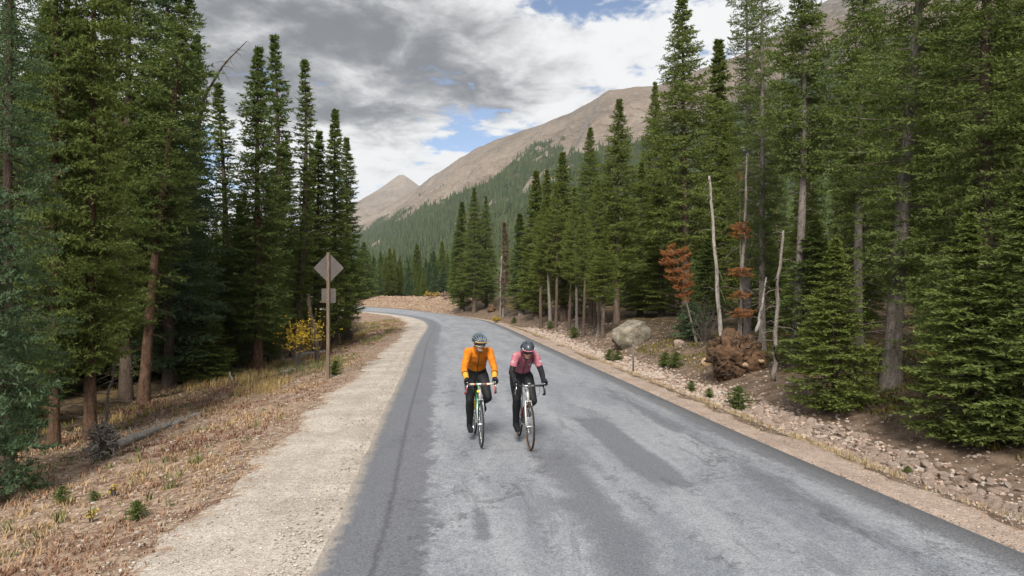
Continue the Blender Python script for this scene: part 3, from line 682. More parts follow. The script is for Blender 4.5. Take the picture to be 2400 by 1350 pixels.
tree_px('low2', 385, 23.5, 640, 80, 'short dark spruce right of the reddish leaning stem')
tree_px('low2', 88, 20, 520, 95, 'shaded bushy spruce behind the bare dark stem of the left-hand stand')
tree_px('low1', 178, 22, 560, 90, 'shaded spruce skirted to the ground behind the full yellow-green spruce', fol=BLUE)
tree_px('low2', 262, 25, 600, 85, 'low dark spruce in the gap left of the broad spruce with a grey stem')
tree_px('low1', 330, 27, 560, 85, 'low dark spruce directly behind the reddish leaning stem', fol=BLUE)
tree_px('low2', 30, 16, 600, 90, 'low shaded spruce behind the massive dark spruce')
tree_px('low1', 520, 33, 600, 75, 'dark bushy spruce in the gap under the thin see-through spruce')
g2 = np.random.default_rng(5)
lab = 'one of the look-alike spruces filling the depth of the left-hand forest'
for i in range(90):                       # the depth of the wood behind
    d = 18 + 50 * g2.random() ** 1.25; px = -260 + 1060 * g2.random()
    x, y, z = at(px, d)
    if sdist([x], [y], LP)[0][0] > -8.5 or (620 < px < 830 and d < 34): continue
    lim = np.interp(px, [-300, 100, 420, 470, 520, 580, 720, 800], [-200, 0, 120, 480, 500, 430, 430, 500])
    H = (CAM_H + (HZ - lim) / FPX * d - z) * (0.6 + 0.4 * g2.random()); H = float(np.clip(H, 5, 16))
    tree((['low1', 'low2', 'wide3', 'low1'] if i % 2 else ['narrow1', 'wide1', 'wide2', 'wide3'])[g2.integers(4)], x, y, z, H, H * (0.12 + 0.045 * g2.random()), lab, 'spruces in the depth of the left forest', fol=[GREEN, GREEN, BLUE, YELL][g2.integers(4)], brk=[BARK, BARKR, BARKG][g2.integers(3)])
# ---- right-hand side, by the bend
tree_px('narrow1', 1083, 76, 474, 34, 'left tree of the trio of dark spruces by the bend')
tree_px('wide1', 1111, 73, 440, 42, 'middle and tallest tree of the trio of dark spruces by the bend')
tree_px('wide3', 1140, 76, 460, 36, 'right tree of the trio of dark spruces by the bend')
for px, d, top, rp, pr, la in [(1222, 60, 500, 40, 'narrow1', 'shorter spruce next to the withered brown conifer'),
        (1257, 54, 402, 44, 'narrow1', 'first of three pointed spruces in the row past the withered brown conifer'),
        (1283, 56, 398, 34, 'narrow2', 'second of three pointed spruces in the row past the withered brown conifer'),
        (1320, 48, 356, 46, 'narrow2', 'third and tallest pointed spruce in the row past the withered brown conifer'),
        (1385, 42, 300, 58, 'wide2', 'spruce with a thin pointed top left of the broad-crowned one'),
        (1445, 39, 232, 72, 'wide2', 'broad-crowned spruce behind the lichen-covered boulder'),
        (1412, 33.5, 560, 45, 'polecrown2', 'half-height spruce on a thin pale stem left of the boulder'),
        (1538, 52, 192, 62, 'wide1', 'pointed spruce half hidden behind the giant spruce'),
        (1608, 37, -22, 98, 'wide2', 'giant spruce towering against the bare mountain behind the rust-red dead sapling'),
        (1690, 40, 95, 70, 'narrow1', 'spruce in the gap behind the bleached white snag'),
        (1550, 41, 430, 80, 'wide3', 'bushy spruce behind the giant spruce'),
        (1500, 44, 380, 70, 'wide3', 'bushy spruce in the shade behind the boulder'),
        (1350, 50, 440, 60, 'wide3', 'bushy spruce between the pointed row and the thin pointed top')]:
    tree_px(pr, px, d, top, rp, la, brk=[BARK, BARKG, BARK][int(px) % 3], fol=GREEN if px < 1250 else YELL)
GS = 'thin stems along the right-hand wood edge'
for i, (px, d, top) in enumerate([(1268, 47, 470), (1290, 46, 490), (1303, 45, 430), (1333, 41, 520), (1352, 40, 480), (1367, 36, 500), (1395, 38, 420), (1402, 35, 560)]):
    tree_px('polecrown' if i % 2 else 'polecrown2', px, d, top, 32, 'thin bare-stemmed spruce in the roadside row between bend and boulder', GS, fol=YELL, brk=[BARK, BARKG, BARK][i % 3])
# ---- right-hand side, near
tree_px('big2', 1752, 24, -120, 95, 'tall spruce with a bare pale stem behind the rust-red boughs', brk=BARKG)
tree_px('big2', 1786, 21.5, -210, 85, 'tall spruce on a long bare stem behind the upturned root plate', brk=BARKG)
tree_px('polecrown', 1862, 17.6, -80, 95, 'leaning pale-stemmed spruce right of the upturned root plate', brk=BARKG, lean=(R(3.4), 0))
tree_px('polecrown2', 2010, 20, -120, 90, 'spruce whose pale stem shows high up between green boughs', brk=BARKG)
tree_px('big2', 2086, 14.2, -480, 210, 'spruce with the thickest pale leaning trunk on the right bank', brk=BARKG, lean=(R(4.0), 0))
tree_px('big1', 2310, 12.6, -480, 235, 'huge drooping spruce whose boughs sweep over the right bank', fol=GREEN)
tree_px('big1', 2480, 11.5, -600, 230, 'huge spruce cut by the right border of the wood')
tree_px('low1', 1960, 13.6, 560, 112, 'bushy low spruce left of the thickest pale trunk', fol=YELL)
tree_px('low1', 2275, 10.6, 500, 150, 'wide low spruce right of the thickest pale trunk', fol=YELL)
tree_px('low2', 2415, 9.9, 430, 150, 'low spruce at the far end of the right bank')
tree_px('low2', 1905, 17.5, 520, 100, 'low spruce tucked behind the leaning pale stem')
tree_px('low2', 1790, 27, 520, 70, 'shaded low spruce behind the root plate')
tree_px('low2', 1655, 31, 560, 60, 'shaded low spruce behind the rust-red dead sapling')
lab = 'one of the look-alike spruces filling the depth of the right-hand forest'
for i in range(80):
    d = 17 + 60 * g2.random(); px = 1380 + 1500 * g2.random() ** 0.8
    x, y, z = at(px, d)
    if sdist([x], [y], RP)[0][0] < 8.0 + (3 if d > 25 else 0): continue
    lim = np.interp(px, [1380, 1480, 1520, 1680, 1720, 1840, 1880, 1990, 2050, 2900], [420, 380, 330, 300, 60, -20, 190, 190, 0, -200])
    H = (CAM_H + (HZ - lim) / FPX * d - z) * (0.65 + 0.35 * g2.random()); H = float(np.clip(H, 5, 19))
    tree(['narrow1', 'wide1', 'wide2', 'wide3', 'low1', 'big2', 'polecrown2'][g2.integers(7)], x, y, z, H, H * (0.09 + 0.04 * g2.random()), lab, 'spruces in the depth of the right forest', fol=[GREEN, GREEN, YELL][g2.integers(3)], brk=[BARK, BARKG, BARKR][g2.integers(3)])
# ---- wood beyond the red bank
tree_px('low1', 850, 118, 568, 40, 'full spruce standing alone in front of the wood beyond the red bank', brk=BARK)
lab = 'one of the look-alike spruces of the wood beyond the red bank'
for i in range(84):
    px = 785 + 320 * g2.random(); d = 108 + 42 * g2.random(); x, y, z = at(px, d)
    if sdist([x], [y], RP)[0][0] < 10: continue
    top = np.interp(d, [108, 150], [628, 600]) + 24 * g2.normal(); H = float(np.clip(CAM_H + (HZ - top) / FPX * d - z, 4.5, 16))
    tree(['low1', 'low2', 'wide3', 'low2'][g2.integers(4)], x, y, z, H, H * (0.15 + 0.06 * g2.random()), lab, 'spruces of the wood beyond the red bank', fol=[GREEN, YELL, BLUE][g2.integers(3)])
# ---- the forest on the mountain side: countless small trees, one mass
def far_tree_mesh(g):
    V, T, n = [], [], 0
    for k in range(6):
        z0 = 0.06 + 0.15 * k; z1 = min(1.0, z0 + 0.30); r0 = 0.15 * (1 - z0) + 0.015; m_ = 7
        a = np.arange(m_) * 2 * np.pi / m_ + g.random() * 6; r_ = r0 * (0.7 + 0.6 * g.random(m_))
        V += [(r_[j] * math.cos(a[j]), r_[j] * math.sin(a[j]), z0 - 0.03 * g.random()) for j in range(m_)] + [(0, 0, z1)]
        T += [(n + j, n + (j + 1) % m_, n + m_) for j in range(m_)]; n += m_ + 1
    return np.array(V), np.array(T)
g3 = np.random.default_rng(31); FV = [far_tree_mesh(g3) for _ in range(4)]
def forest(name, X, Y, Z, hgt, label, m_):
    n = len(X); V, T, tone = [], [], []; off = 0
    for k in range(4):
        idx = np.arange(k, n, 4); v, t = FV[k]; a = g3.random(len(idx)) * 6.28
        sc = hgt[idx]; wd_ = sc * (0.8 + 0.5 * g3.random(len(idx)))
        x = (v[None, :, 0] * np.cos(a)[:, None] - v[None, :, 1] * np.sin(a)[:, None]) * wd_[:, None] + X[idx][:, None]
        y = (v[None, :, 0] * np.sin(a)[:, None] + v[None, :, 1] * np.cos(a)[:, None]) * wd_[:, None] + Y[idx][:, None]
        z = v[None, :, 2] * sc[:, None] + Z[idx][:, None] - 0.5
        V.append(np.stack([x, y, z], 2).reshape(-1, 3)); T.append((t[None] + (np.arange(len(idx)) * len(v))[:, None, None] + off).reshape(-1, 3)); off += len(idx) * len(v)
        tone.append(np.repeat(np.clip(g3.random(len(idx)) * 0.9, 0, 1), len(t)) * 0.8 + 0.2 * g3.random(len(idx) * len(t)))
    me_ = np_mesh(name, np.concatenate(V), np.concatenate(T), m_, False, None, {'tone': np.concatenate(tone)})
    return tag(link(name, me_), label, 'forest', kind='stuff')
FAR = foliage_mat('distant_needles', (0.034, 0.056, 0.024), (0.085, 0.115, 0.046), (0.12, 0.14, 0.06), 0.0)
def pick(X, Y, Z, W, n, lo, hi):
    ii = g3.integers(0, X.shape[0] - 1, n); jj = g3.integers(0, X.shape[1] - 1, n); a, c_ = g3.random(n), g3.random(n)
    def bl(A): return (A[ii, jj] * (1 - a) + A[ii + 1, jj] * a) * (1 - c_) + (A[ii, jj + 1] * (1 - a) + A[ii + 1, jj + 1] * a) * c_
    x, y, z, w_ = bl(X), bl(Y), bl(Z), bl(W); px = 1200 + FPX * x / np.maximum(y, 1)
    area = np.hypot(X[ii + 1, jj] - X[ii, jj], Y[ii + 1, jj] - Y[ii, jj]) * np.hypot(X[ii, jj + 1] - X[ii, jj], Y[ii, jj + 1] - Y[ii, jj])
    k = (w_ > 0.3 + 0.5 * g3.random(n)) & (px > lo) & (px < hi) & (y > 225) & (g3.random(n) < area / np.percentile(area, 96))
    return x[k], y[k], z[k]
x, y, z = pick(HX, HY, HZm, wooded, 210000, 780, 2700)
forest('hillside_forest', x, y, z, np.interp(z, [0, 150, 260], [15, 12, 9]) * (0.6 + 0.7 * g3.random(len(x))), 'dark conifer forest covering the lower mountain side', FAR)
print('hillside trees', len(x)); print('tris', {k: len(v['crown'].polygons) for k, v in PROTO.items()})
px = 760 + 640 * g3.random(520); y = 158 + 130 * g3.random(520); x = (px - 1200) / FPX * y; z = zat(x, y); k = sdist(x, y, RP)[0] > 12
forest('back_wood', x[k], y[k], z[k], 11 * (0.6 + 0.6 * g3.random(int(k.sum()))), 'mass of conifers behind the front trees of the wood beyond the red bank', FAR)
x, y, z = pick(LHX, LHY, LHZ, LHW, 30000, -400, 800)
forest('valley_hill_forest', x, y, z, 13 * (0.6 + 0.6 * g3.random(len(x))), 'conifer forest on the low hill glimpsed through the left-hand trees', FAR)
print('left hill trees', len(x))
# ================================================================ rocks, logs, stumps, posts, sign
def rock_mesh(name, seed, m_, sub=2, cuts=9, rough=0.06):
    g = np.random.default_rng(seed); bm = bmesh.new(); bmesh.ops.create_icosphere(bm, subdivisions=sub, radius=1.0)
    ns = unit(g.normal(size=(cuts, 3))); hs = 0.55 + 0.35 * g.random(cuts)
    for v in bm.verts:
        c_ = np.array(v.co)
        for n_, h_ in zip(ns, hs):
            e = c_.dot(n_) - h_
            if e > 0: c_ = c_ - n_ * e * 0.92
        q = Vector(c_ * 1.7 + seed); c_ = c_ * (1 + rough * mnoise.fractal(q, 0.8, 2.2, 4))
        v.co = Vector(c_)
    me_ = bpy.data.meshes.new(name); bm.to_mesh(me_); bm.free()
    me_.materials.append(m_); me_.polygons.foreach_set('use_smooth', np.full(len(me_.polygons), sub > 2)); return me_
def stone_mat(name, c1, c2, c3, sc=3.0, lich=None):
    m_, nt, b = mat(name, rough=0.9, spec=0.15)
    o = nt.obj(); oi = nt.new('ShaderNodeObjectInfo').outputs['Random']; f = nt.noise(o, sc, 6, 0.68); g_ = nt.noise(o, sc * 6, 4, 0.7)
    c_ = nt.mix(nt.sm(f, 0.36, 0.64), c1, c2); c_ = nt.mix(nt.sm(oi, 0.35, 1.0), c_, nt.mix(0.6, c_, c3))
    c_ = nt.mix(nt.m('MULTIPLY', nt.sm(g_, 0.56, 0.72), 0.5), c_, tuple(x * 0.45 for x in c1))
    if lich: c_ = nt.mix(nt.m('MULTIPLY', nt.sm(nt.noise(o, sc * 1.6, 6, 0.75, 0.5), 0.50, 0.60), 0.8), c_, lich)
    nt.put(b.inputs['Base Color'], c_); nt.put(b.inputs['Normal'], nt.bump(nt.m('ADD', f, g_), 0.8, 0.05)); return m_
PINK = stone_mat('pinkish_granite', (0.25, 0.185, 0.152), (0.40, 0.310, 0.258), (0.36, 0.295, 0.255))
GREYS = stone_mat('grey_granite', (0.22, 0.19, 0.165), (0.42, 0.37, 0.33), (0.36, 0.35, 0.34))
BOULD = stone_mat('lichen_boulder', (0.105, 0.092, 0.074), (0.25, 0.222, 0.182), (0.24, 0.212, 0.172), 2.4, (0.12, 0.116, 0.078))
TANS = stone_mat('tan_stone', (0.32, 0.22, 0.13), (0.50, 0.37, 0.24), (0.45, 0.35, 0.24), 2.0)
STN = [rock_mesh('stone', 100 + i, PINK, 2, 8, 0.05) for i in range(9)]
def rock(px, py, wpx, hk, me_, label, cat='rock', name='rock', depth=0.8, sink=0.25, rz=0.3, group=None, m_=None):
    x, y, z = ground_pt(px, py); r_ = wpx / 2 / FPX * y
    o = link(name, me_); o.scale = (r_, r_ * depth, r_ * hk); o.location = (x, y + r_ * depth * 0.6, z + r_ * hk * (1 - sink) * 0.75); o.rotation_euler = (0, 0, rz)
    if m_: set_obj_mat(o, m_)
    return tag(o, label, cat, group)
# the big boulder
bme = rock_mesh('boulder', 415, BOULD, 5, 13, 0.10)
rock(1482, 810, 128, 0.74, bme, 'big lichen-covered boulder between the pale tree stems and the roadside post', 'boulder', 'boulder', 0.8, 0.40, 0.5)
rock(1592, 811, 34, 0.62, rock_mesh('rock', 52, GREYS, 3, 9), 'pale pinkish rock lying alone right of the big boulder', m_=PINK)
rock(2212, 985, 20, .6, STN[3], 'dark half-buried rock under the drooping spruce boughs', m_=GREYS)
# ---- ditch full of broken stone
gs = np.random.default_rng(61)
rs_cum = np.concatenate([[0], np.cumsum(np.linalg.norm(np.diff(rd, axis=0), axis=1))])
def follow(line, nrm, t, u):                # point at fractional index t of an edge line, u metres outside it
    ix = np.arange(len(line)); f = lambda A: np.stack([np.interp(t, ix, A[:, k]) for k in range(2)], 1)
    return f(line) + f(nrm) * np.asarray(u)[:, None]
def along_right(s_, u): return follow(rd, nr2, np.interp(s_, rs_cum, np.arange(len(rd))), u)
def along_left(sy, u): return follow(ld, nl, np.interp(sy, ld[:900, 1], np.arange(900)), u)
s_at_y = lambda y: np.interp(y, rd[:900, 1], rs_cum[:900])
n = 11000
sy = 5.5 + 44 * gs.random(n) ** 1.25; su = 1.90 + 0.45 * gs.normal(size=n); su = np.where(gs.random(n) < 0.10, 1.0 + 4.0 * gs.random(n), su)
su = np.where((sy < 9) & (gs.random(n) < 0.3), 1.2 + 3.0 * gs.random(n), su)
ok = (su > 0.95) & (su < 5.5); sy, su = sy[ok], su[ok]
XY = along_right(s_at_y(sy), su); ZG = zat(XY[:, 0], XY[:, 1])
size = 0.020 + 0.034 * gs.random(len(sy)) ** 2.2 + 0.03 * (np.abs(su - 1.95) < 0.7) * gs.random(len(sy)); size = size * np.interp(sy, [6, 12, 30, 50], [0.75, 1.0, 1.35, 1.5])
app = size / np.maximum(XY[:, 1], 3); order = np.argsort(-app)
inview = (np.abs(XY[:, 0] / XY[:, 1]) < 0.76)
order = order[inview[order]]
big, rest = order[:260], order[260:]
for k in big:
    o = link('stone', STN[gs.integers(9)]); s_ = size[k] * 1.25; o.scale = (s_ * (0.8 + 0.5 * gs.random()), s_ * (0.8 + 0.5 * gs.random()), s_ * (0.5 + 0.3 * gs.random()))
    o.rotation_euler = (0.4 * gs.normal(), 0.4 * gs.normal(), gs.random() * 6.28); o.location = (XY[k, 0], XY[k, 1], ZG[k] + s_ * 0.22)
    tag(o, 'loose pinkish stone among the broken rock in the roadside ditch', 'stone', 'broken stones in the roadside ditch')
def scatter_mesh(name, meshes, X, Y, Z, sc, m_, g, flat=0.65, extra=None):
    V, T, off = [], [], 0; tone = []
    src = []
    for me_ in meshes:
        v = np.empty(len(me_.vertices) * 3, np.float32); me_.vertices.foreach_get('co', v); t = np.empty(len(me_.polygons) * 3, np.int32); me_.polygons.foreach_get('vertices', t)
        src.append((v.reshape(-1, 3), t.reshape(-1, 3)))
    pick_ = g.integers(0, len(src), len(X))
    for k, (v, t) in enumerate(src):
        idx = np.where(pick_ == k)[0]
        if not len(idx): continue
        a = g.random(len(idx)) * 6.28; s_ = sc[idx]; ax = s_ * (0.8 + 0.5 * g.random(len(idx)))
        x = v[None, :, 0] * ax[:, None]; y = v[None, :, 1] * s_[:, None]; z = v[None, :, 2] * (s_ * flat)[:, None]
        V.append(np.stack([x * np.cos(a)[:, None] - y * np.sin(a)[:, None] + X[idx][:, None], x * np.sin(a)[:, None] + y * np.cos(a)[:, None] + Y[idx][:, None], z + Z[idx][:, None]], 2).reshape(-1, 3))
        T.append((t[None] + (np.arange(len(idx)) * len(v))[:, None, None] + off).reshape(-1, 3)); off += len(idx) * len(v); tone.append(np.repeat(g.random(len(idx)), len(t)))
    return link(name, np_mesh(name, np.concatenate(V), np.concatenate(T), m_, False, None, {'tone': np.concatenate(tone)}))
def tone_mat(name, cols, rough=0.95, k=1.0):
    cols = list(cols) * 2 if len(cols) == 1 else cols
    m_, nt, b = mat(name, rough=rough, spec=0.1); t = nt.attr('tone')
    r_ = nt.new('ShaderNodeValToRGB'); nt.put(r_.inputs[0], t); e = r_.color_ramp.elements
    for i, c_ in enumerate(cols):
        if i < 2: el = e[i]; el.position = i / (len(cols) - 1)
        else: el = e.new(i / (len(cols) - 1))
        el.color = (*c_, 1)
    for i in range(len(cols)): e[i].position = i / (len(cols) - 1)
    c_ = nt.mix(nt.sm(nt.noise(nt.pos(), 30, 4, 0.7), 0.35, 0.65), nt.mix(1.0, r_.outputs[0], (0.68, 0.68, 0.68), 'MULTIPLY'), r_.outputs[0])
    nt.put(b.inputs['Base Color'], c_); return m_
PEB = [rock_mesh('pebble', 200 + i, PINK, 1, 5, 0.05) for i in range(5)]
STONES = tone_mat('ditch_stone_mix', [(0.17, 0.12, 0.095), (0.33, 0.25, 0.205), (0.42, 0.34, 0.29), (0.30, 0.275, 0.255)])
k = rest; o = scatter_mesh('ditch_rubble', PEB, XY[k, 0], XY[k, 1], ZG[k] + size[k] * 0.2, size[k], STONES, gs)
tag(o, 'small rubble packed in the roadside ditch', 'rubble', kind='stuff')
# ---- loose chippings on the gravel shoulders and litter on the banks
n = 9000; sy = 4.6 + 32 * gs.random(n) ** 1.7
u = 1.9 * gs.random(n) ** 0.8; u = np.where(gs.random(n) < 0.3, 0.05 + 0.5 * gs.random(n), u); p = along_left(sy, u)
GRV = tone_mat('gravel_chips', [(0.16, 0.145, 0.13), (0.36, 0.32, 0.275), (0.50, 0.45, 0.39), (0.30, 0.28, 0.265), (0.44, 0.37, 0.31)])
s_ = 0.006 + 0.012 * gs.random(n) ** 2.5
tag(scatter_mesh('gravel_chippings', PEB, p[:, 0], p[:, 1], zat(p[:, 0], p[:, 1]) + 0.022, s_, GRV, gs), 'loose chippings lying on the pale gravel shoulder', 'gravel', kind='stuff')
n = 5200; sy = 4.6 + 34 * gs.random(n) ** 1.4; u = 1.8 + 4.8 * gs.random(n); p = along_left(sy, u)
s_ = (0.008 + 0.028 * gs.random(n) ** 3) * np.interp(sy, [5, 30], [1, 1.5])
tag(scatter_mesh('bank_stones', PEB, p[:, 0], p[:, 1], zat(p[:, 0], p[:, 1]) + 0.004, s_, STONES, gs), 'scattered small stones on the weedy left bank', 'stones', kind='stuff')
n = 2600; sy = 5.4 + 55 * gs.random(n) ** 1.3; XYb = along_right(s_at_y(sy), 2.6 + 5.5 * gs.random(n)); s_ = (0.010 + 0.03 * gs.random(n) ** 3) * np.interp(sy, [5, 30], [1, 1.5])
tag(scatter_mesh('slope_stones', PEB, XYb[:, 0], XYb[:, 1], zat(XYb[:, 0], XYb[:, 1]) + 0.004, s_, STONES, gs), 'scattered small stones on the bare earth of the right bank', 'stones', kind='stuff')
n = 3000; sy = 5.0 + 30 * gs.random(n) ** 1.5; p = along_right(s_at_y(sy), 0.05 + 0.95 * gs.random(n)); s_ = 0.006 + 0.014 * gs.random(n) ** 3
tag(scatter_mesh('verge_chippings', PEB, p[:, 0], p[:, 1], zat(p[:, 0], p[:, 1]) + 0.022, s_, STONES, gs), 'loose chippings on the pinkish right-hand shoulder', 'gravel', kind='stuff')
# clods on the red bank by the bend
n = 2600; ss = s_at_y(np.minimum(78 + 44 * gs.random(n), 121)); XYb = along_right(ss, 1.0 + 6.0 * gs.random(n))
RED = tone_mat('red_earth_clods', [(0.17, 0.115, 0.080), (0.28, 0.20, 0.145), (0.35, 0.265, 0.20)])
tag(scatter_mesh('earth_clods', PEB, XYb[:, 0], XYb[:, 1], zat(XYb[:, 0], XYb[:, 1]), 0.08 + 0.16 * gs.random(n) ** 2, RED, gs), 'clods of reddish earth on the cut bank at the bend', 'earth', kind='stuff')
# ---- blades: dry grass and weeds
def blades(X, Y, Z, hgt, wid_, lean, g, per=7, spread=0.05):
    n = len(X) * per; i = np.repeat(np.arange(len(X)), per); a = g.random(n) * 6.28; r_ = spread * np.sqrt(g.random(n))
    b0 = np.stack([X[i] + r_ * np.cos(a), Y[i] + r_ * np.sin(a), Z[i] - 0.01], 1); h_ = hgt[i] * (0.5 + 0.7 * g.random(n)); t = g.random(n) * 6.28; l_ = lean * (0.3 + g.random(n))
    tip = b0 + np.stack([np.cos(t) * l_ * h_, np.sin(t) * l_ * h_, h_], 1); mid = b0 * 0.5 + tip * 0.5; mid[:, 2] += 0.12 * h_
    sd = np.stack([-np.sin(t), np.cos(t), np.zeros(n)], 1) * (wid_ * (0.6 + 0.8 * g.random(n)))[:, None]
    V = np.stack([b0 - sd, b0 + sd, mid + sd * 0.7, mid - sd * 0.7, tip], 1).reshape(-1, 3); o = (np.arange(n) * 5)[:, None]
    return V, o + np.array([[0, 1, 2, 3]]), o + np.array([[3, 2, 4]])
def grass(name, X, Y, hgt, wid_, lean, cols, label, per=7, spread=0.05, seed=1, tonef=None):
    g = np.random.default_rng(seed); Z = zat(X, Y); V, Q, T = blades(X, Y, Z, hgt, wid_, lean, g, per, spread)
    tn_ = np.repeat(np.clip((tonef if tonef is not None else g.random(len(X))), 0, 1), per); tn_ = np.clip(tn_ + 0.12 * g.normal(size=len(tn_)), 0, 1)
    me_ = np_mesh(name, V, [Q, T], tone_mat(name + '_blades', cols, 0.9), False, None, {'tone': np.concatenate([tn_, tn_])})
    return tag(link(name, me_), label, 'grass', kind='stuff')
gg = np.random.default_rng(77)
def left_xy(n, u0, u1, y0, y1, pw_=1.5):
    sy = y0 + (y1 - y0) * gg.random(n) ** pw_; u = u0 + (u1 - u0) * gg.random(n); p = along_left(sy, u); return p[:, 0], p[:, 1], u
x, y, u = left_xy(34000, 1.2, 7.5, 4.2, 60, 1.7)
den = fbm(x * 0.9, y * 0.9, 4, 66); keep = (gg.random(len(x)) < np.clip(0.42 + 1.1 * den, 0.03, 1)) & (gg.random(len(x)) < sstep(u + 0.5 * fbm(x * 1.2, y * 1.2, 3, 8), 1.2, 2.4)); x, y, u = x[keep], y[keep], u[keep]
grass('dry_weeds', x, y, 0.03 + 0.08 * gg.random(len(x)) * np.interp(u, [1.5, 4], [0.5, 1]), np.interp(np.repeat(y, 8), [5, 60], [0.0070, 0.018]), 0.9, [(0.13, 0.066, 0.048), (0.22, 0.125, 0.085), (0.34, 0.23, 0.145), (0.33, 0.235, 0.125), (0.44, 0.34, 0.235)], 'low reddish-brown dry weeds on the left bank', 8, 0.07, 2, 0.40 + 0.75 * fbm(x * 0.5, y * 0.5, 3, 12))
x, y, u = left_xy(4200, 3.4, 7.0, 17, 44, 1.0); keep = fbm(x * 0.45, y * 0.45, 3, 90) > 0.12; x, y = x[keep], y[keep]
grass('tan_grass', x, y, 0.12 + 0.18 * gg.random(len(x)), 0.006, 0.5, [(0.25, 0.17, 0.06), (0.42, 0.30, 0.12), (0.50, 0.39, 0.20)], 'tall tan grass at the foot of the left bank', 8, 0.08, 3)
x, y, u = left_xy(1500, 1.9, 5.0, 22, 60, 1.0); keep = fbm(x * 0.6, y * 0.35, 3, 95) > -0.05; x, y = x[keep], y[keep]
grass('green_grass', x, y, 0.10 + 0.16 * gg.random(len(x)), 0.006, 0.5, [(0.07, 0.095, 0.03), (0.13, 0.16, 0.05), (0.22, 0.22, 0.09)], 'patch of green grass behind the road sign', 9, 0.10, 4)
x, y, u = left_xy(900, 1.9, 7.0, 4.6, 40, 1.3); keep = fbm(x * 0.8, y * 0.8, 3, 144) > 0.08; x, y = x[keep], y[keep]
grass('green_weeds', x, y, 0.05 + 0.12 * gg.random(len(x)), np.interp(np.repeat(y, 10), [5, 40], [0.007, 0.014]), 0.7, [(0.06, 0.085, 0.03), (0.12, 0.14, 0.05), (0.20, 0.19, 0.08), (0.26, 0.20, 0.06)], 'small green and olive weeds dotted over the left bank', 10, 0.07, 9)
n = 6500; sy = 5.0 + 60 * gg.random(n) ** 1.5; p = along_right(s_at_y(sy), 0.85 + 0.40 * gg.random(n) ** 0.9 + 0.08 * gg.normal(size=n)); keep = gg.random(n) < np.clip(0.30 + 1.1 * fbm(p[:, 0] * 0.6, p[:, 1] * 0.6, 3, 33), 0.04, 1); p = p[keep]
grass('verge_grass', p[:, 0], p[:, 1], 0.04 + 0.09 * gg.random(len(p)), 0.0045, 0.6, [(0.26, 0.18, 0.085), (0.36, 0.27, 0.15), (0.42, 0.34, 0.22), (0.17, 0.16, 0.07)], 'strip of straw-coloured grass along the right verge', 8, 0.06, 5)
n = 6000; sy = 5.2 + 22 * gg.random(n); p = along_right(s_at_y(sy), 3.2 + 5.6 * gg.random(n)); keep = fbm(p[:, 0] * 0.5, p[:, 1] * 0.5, 3, 35) > -0.15; p = p[keep]
grass('ground_cover', p[:, 0], p[:, 1], 0.04 + 0.08 * gg.random(len(p)), 0.010, 0.9, [(0.05, 0.06, 0.02), (0.10, 0.10, 0.03), (0.24, 0.19, 0.04), (0.12, 0.09, 0.05)], 'low green and yellow ground cover under the right-hand spruces', 8, 0.12, 6)
n = 2600; sy = 14 + 22 * gg.random(n); p = along_left(sy, 6.0 + 4.5 * gg.random(n)); keep = fbm(p[:, 0] * 0.4, p[:, 1] * 0.4, 3, 36) > 0.0; p = p[keep]
grass('mossy_ground_cover', p[:, 0], p[:, 1], 0.05 + 0.10 * gg.random(len(p)), 0.009, 0.9, [(0.12, 0.10, 0.02), (0.22, 0.17, 0.04), (0.10, 0.11, 0.03), (0.20, 0.12, 0.06)], 'yellowish ground cover in the hollow under the left-hand spruces', 8, 0.12, 7)
# fallen twigs on both forest floors
def litter(name, X, Y, L_, label, seed):
    g = np.random.default_rng(seed); Z = zat(X, Y); mb = MB()
    for k in range(len(X)):
        a = g.random() * 6.28; l = L_ * (0.4 + g.random()); d = np.array([math.cos(a), math.sin(a), 0.25 * g.normal()]); o = np.array([X[k], Y[k], Z[k] + 0.03 + 0.10 * g.random()])
        mb.tube([o - d * l / 2, o + np.array([0, 0, 0.05 * g.normal()]), o + d * l / 2], [0.009, 0.007, 0.003], 3, cap=False)
    return tag(mb.build(name, TWIG), label, 'twigs', kind='stuff')
x, y, u = left_xy(420, 5.0, 11, 9, 34, 1.0); litter('fallen_twigs', x, y, 0.6, 'fallen dead twigs on the floor of the left-hand forest', 41)
n = 620; sy = 8 + 26 * gg.random(n); p = along_right(s_at_y(sy), 4.0 + 6 * gg.random(n)); litter('dead_brush', p[:, 0], p[:, 1], 0.7, 'grey dead brush on the floor of the right-hand forest', 42)
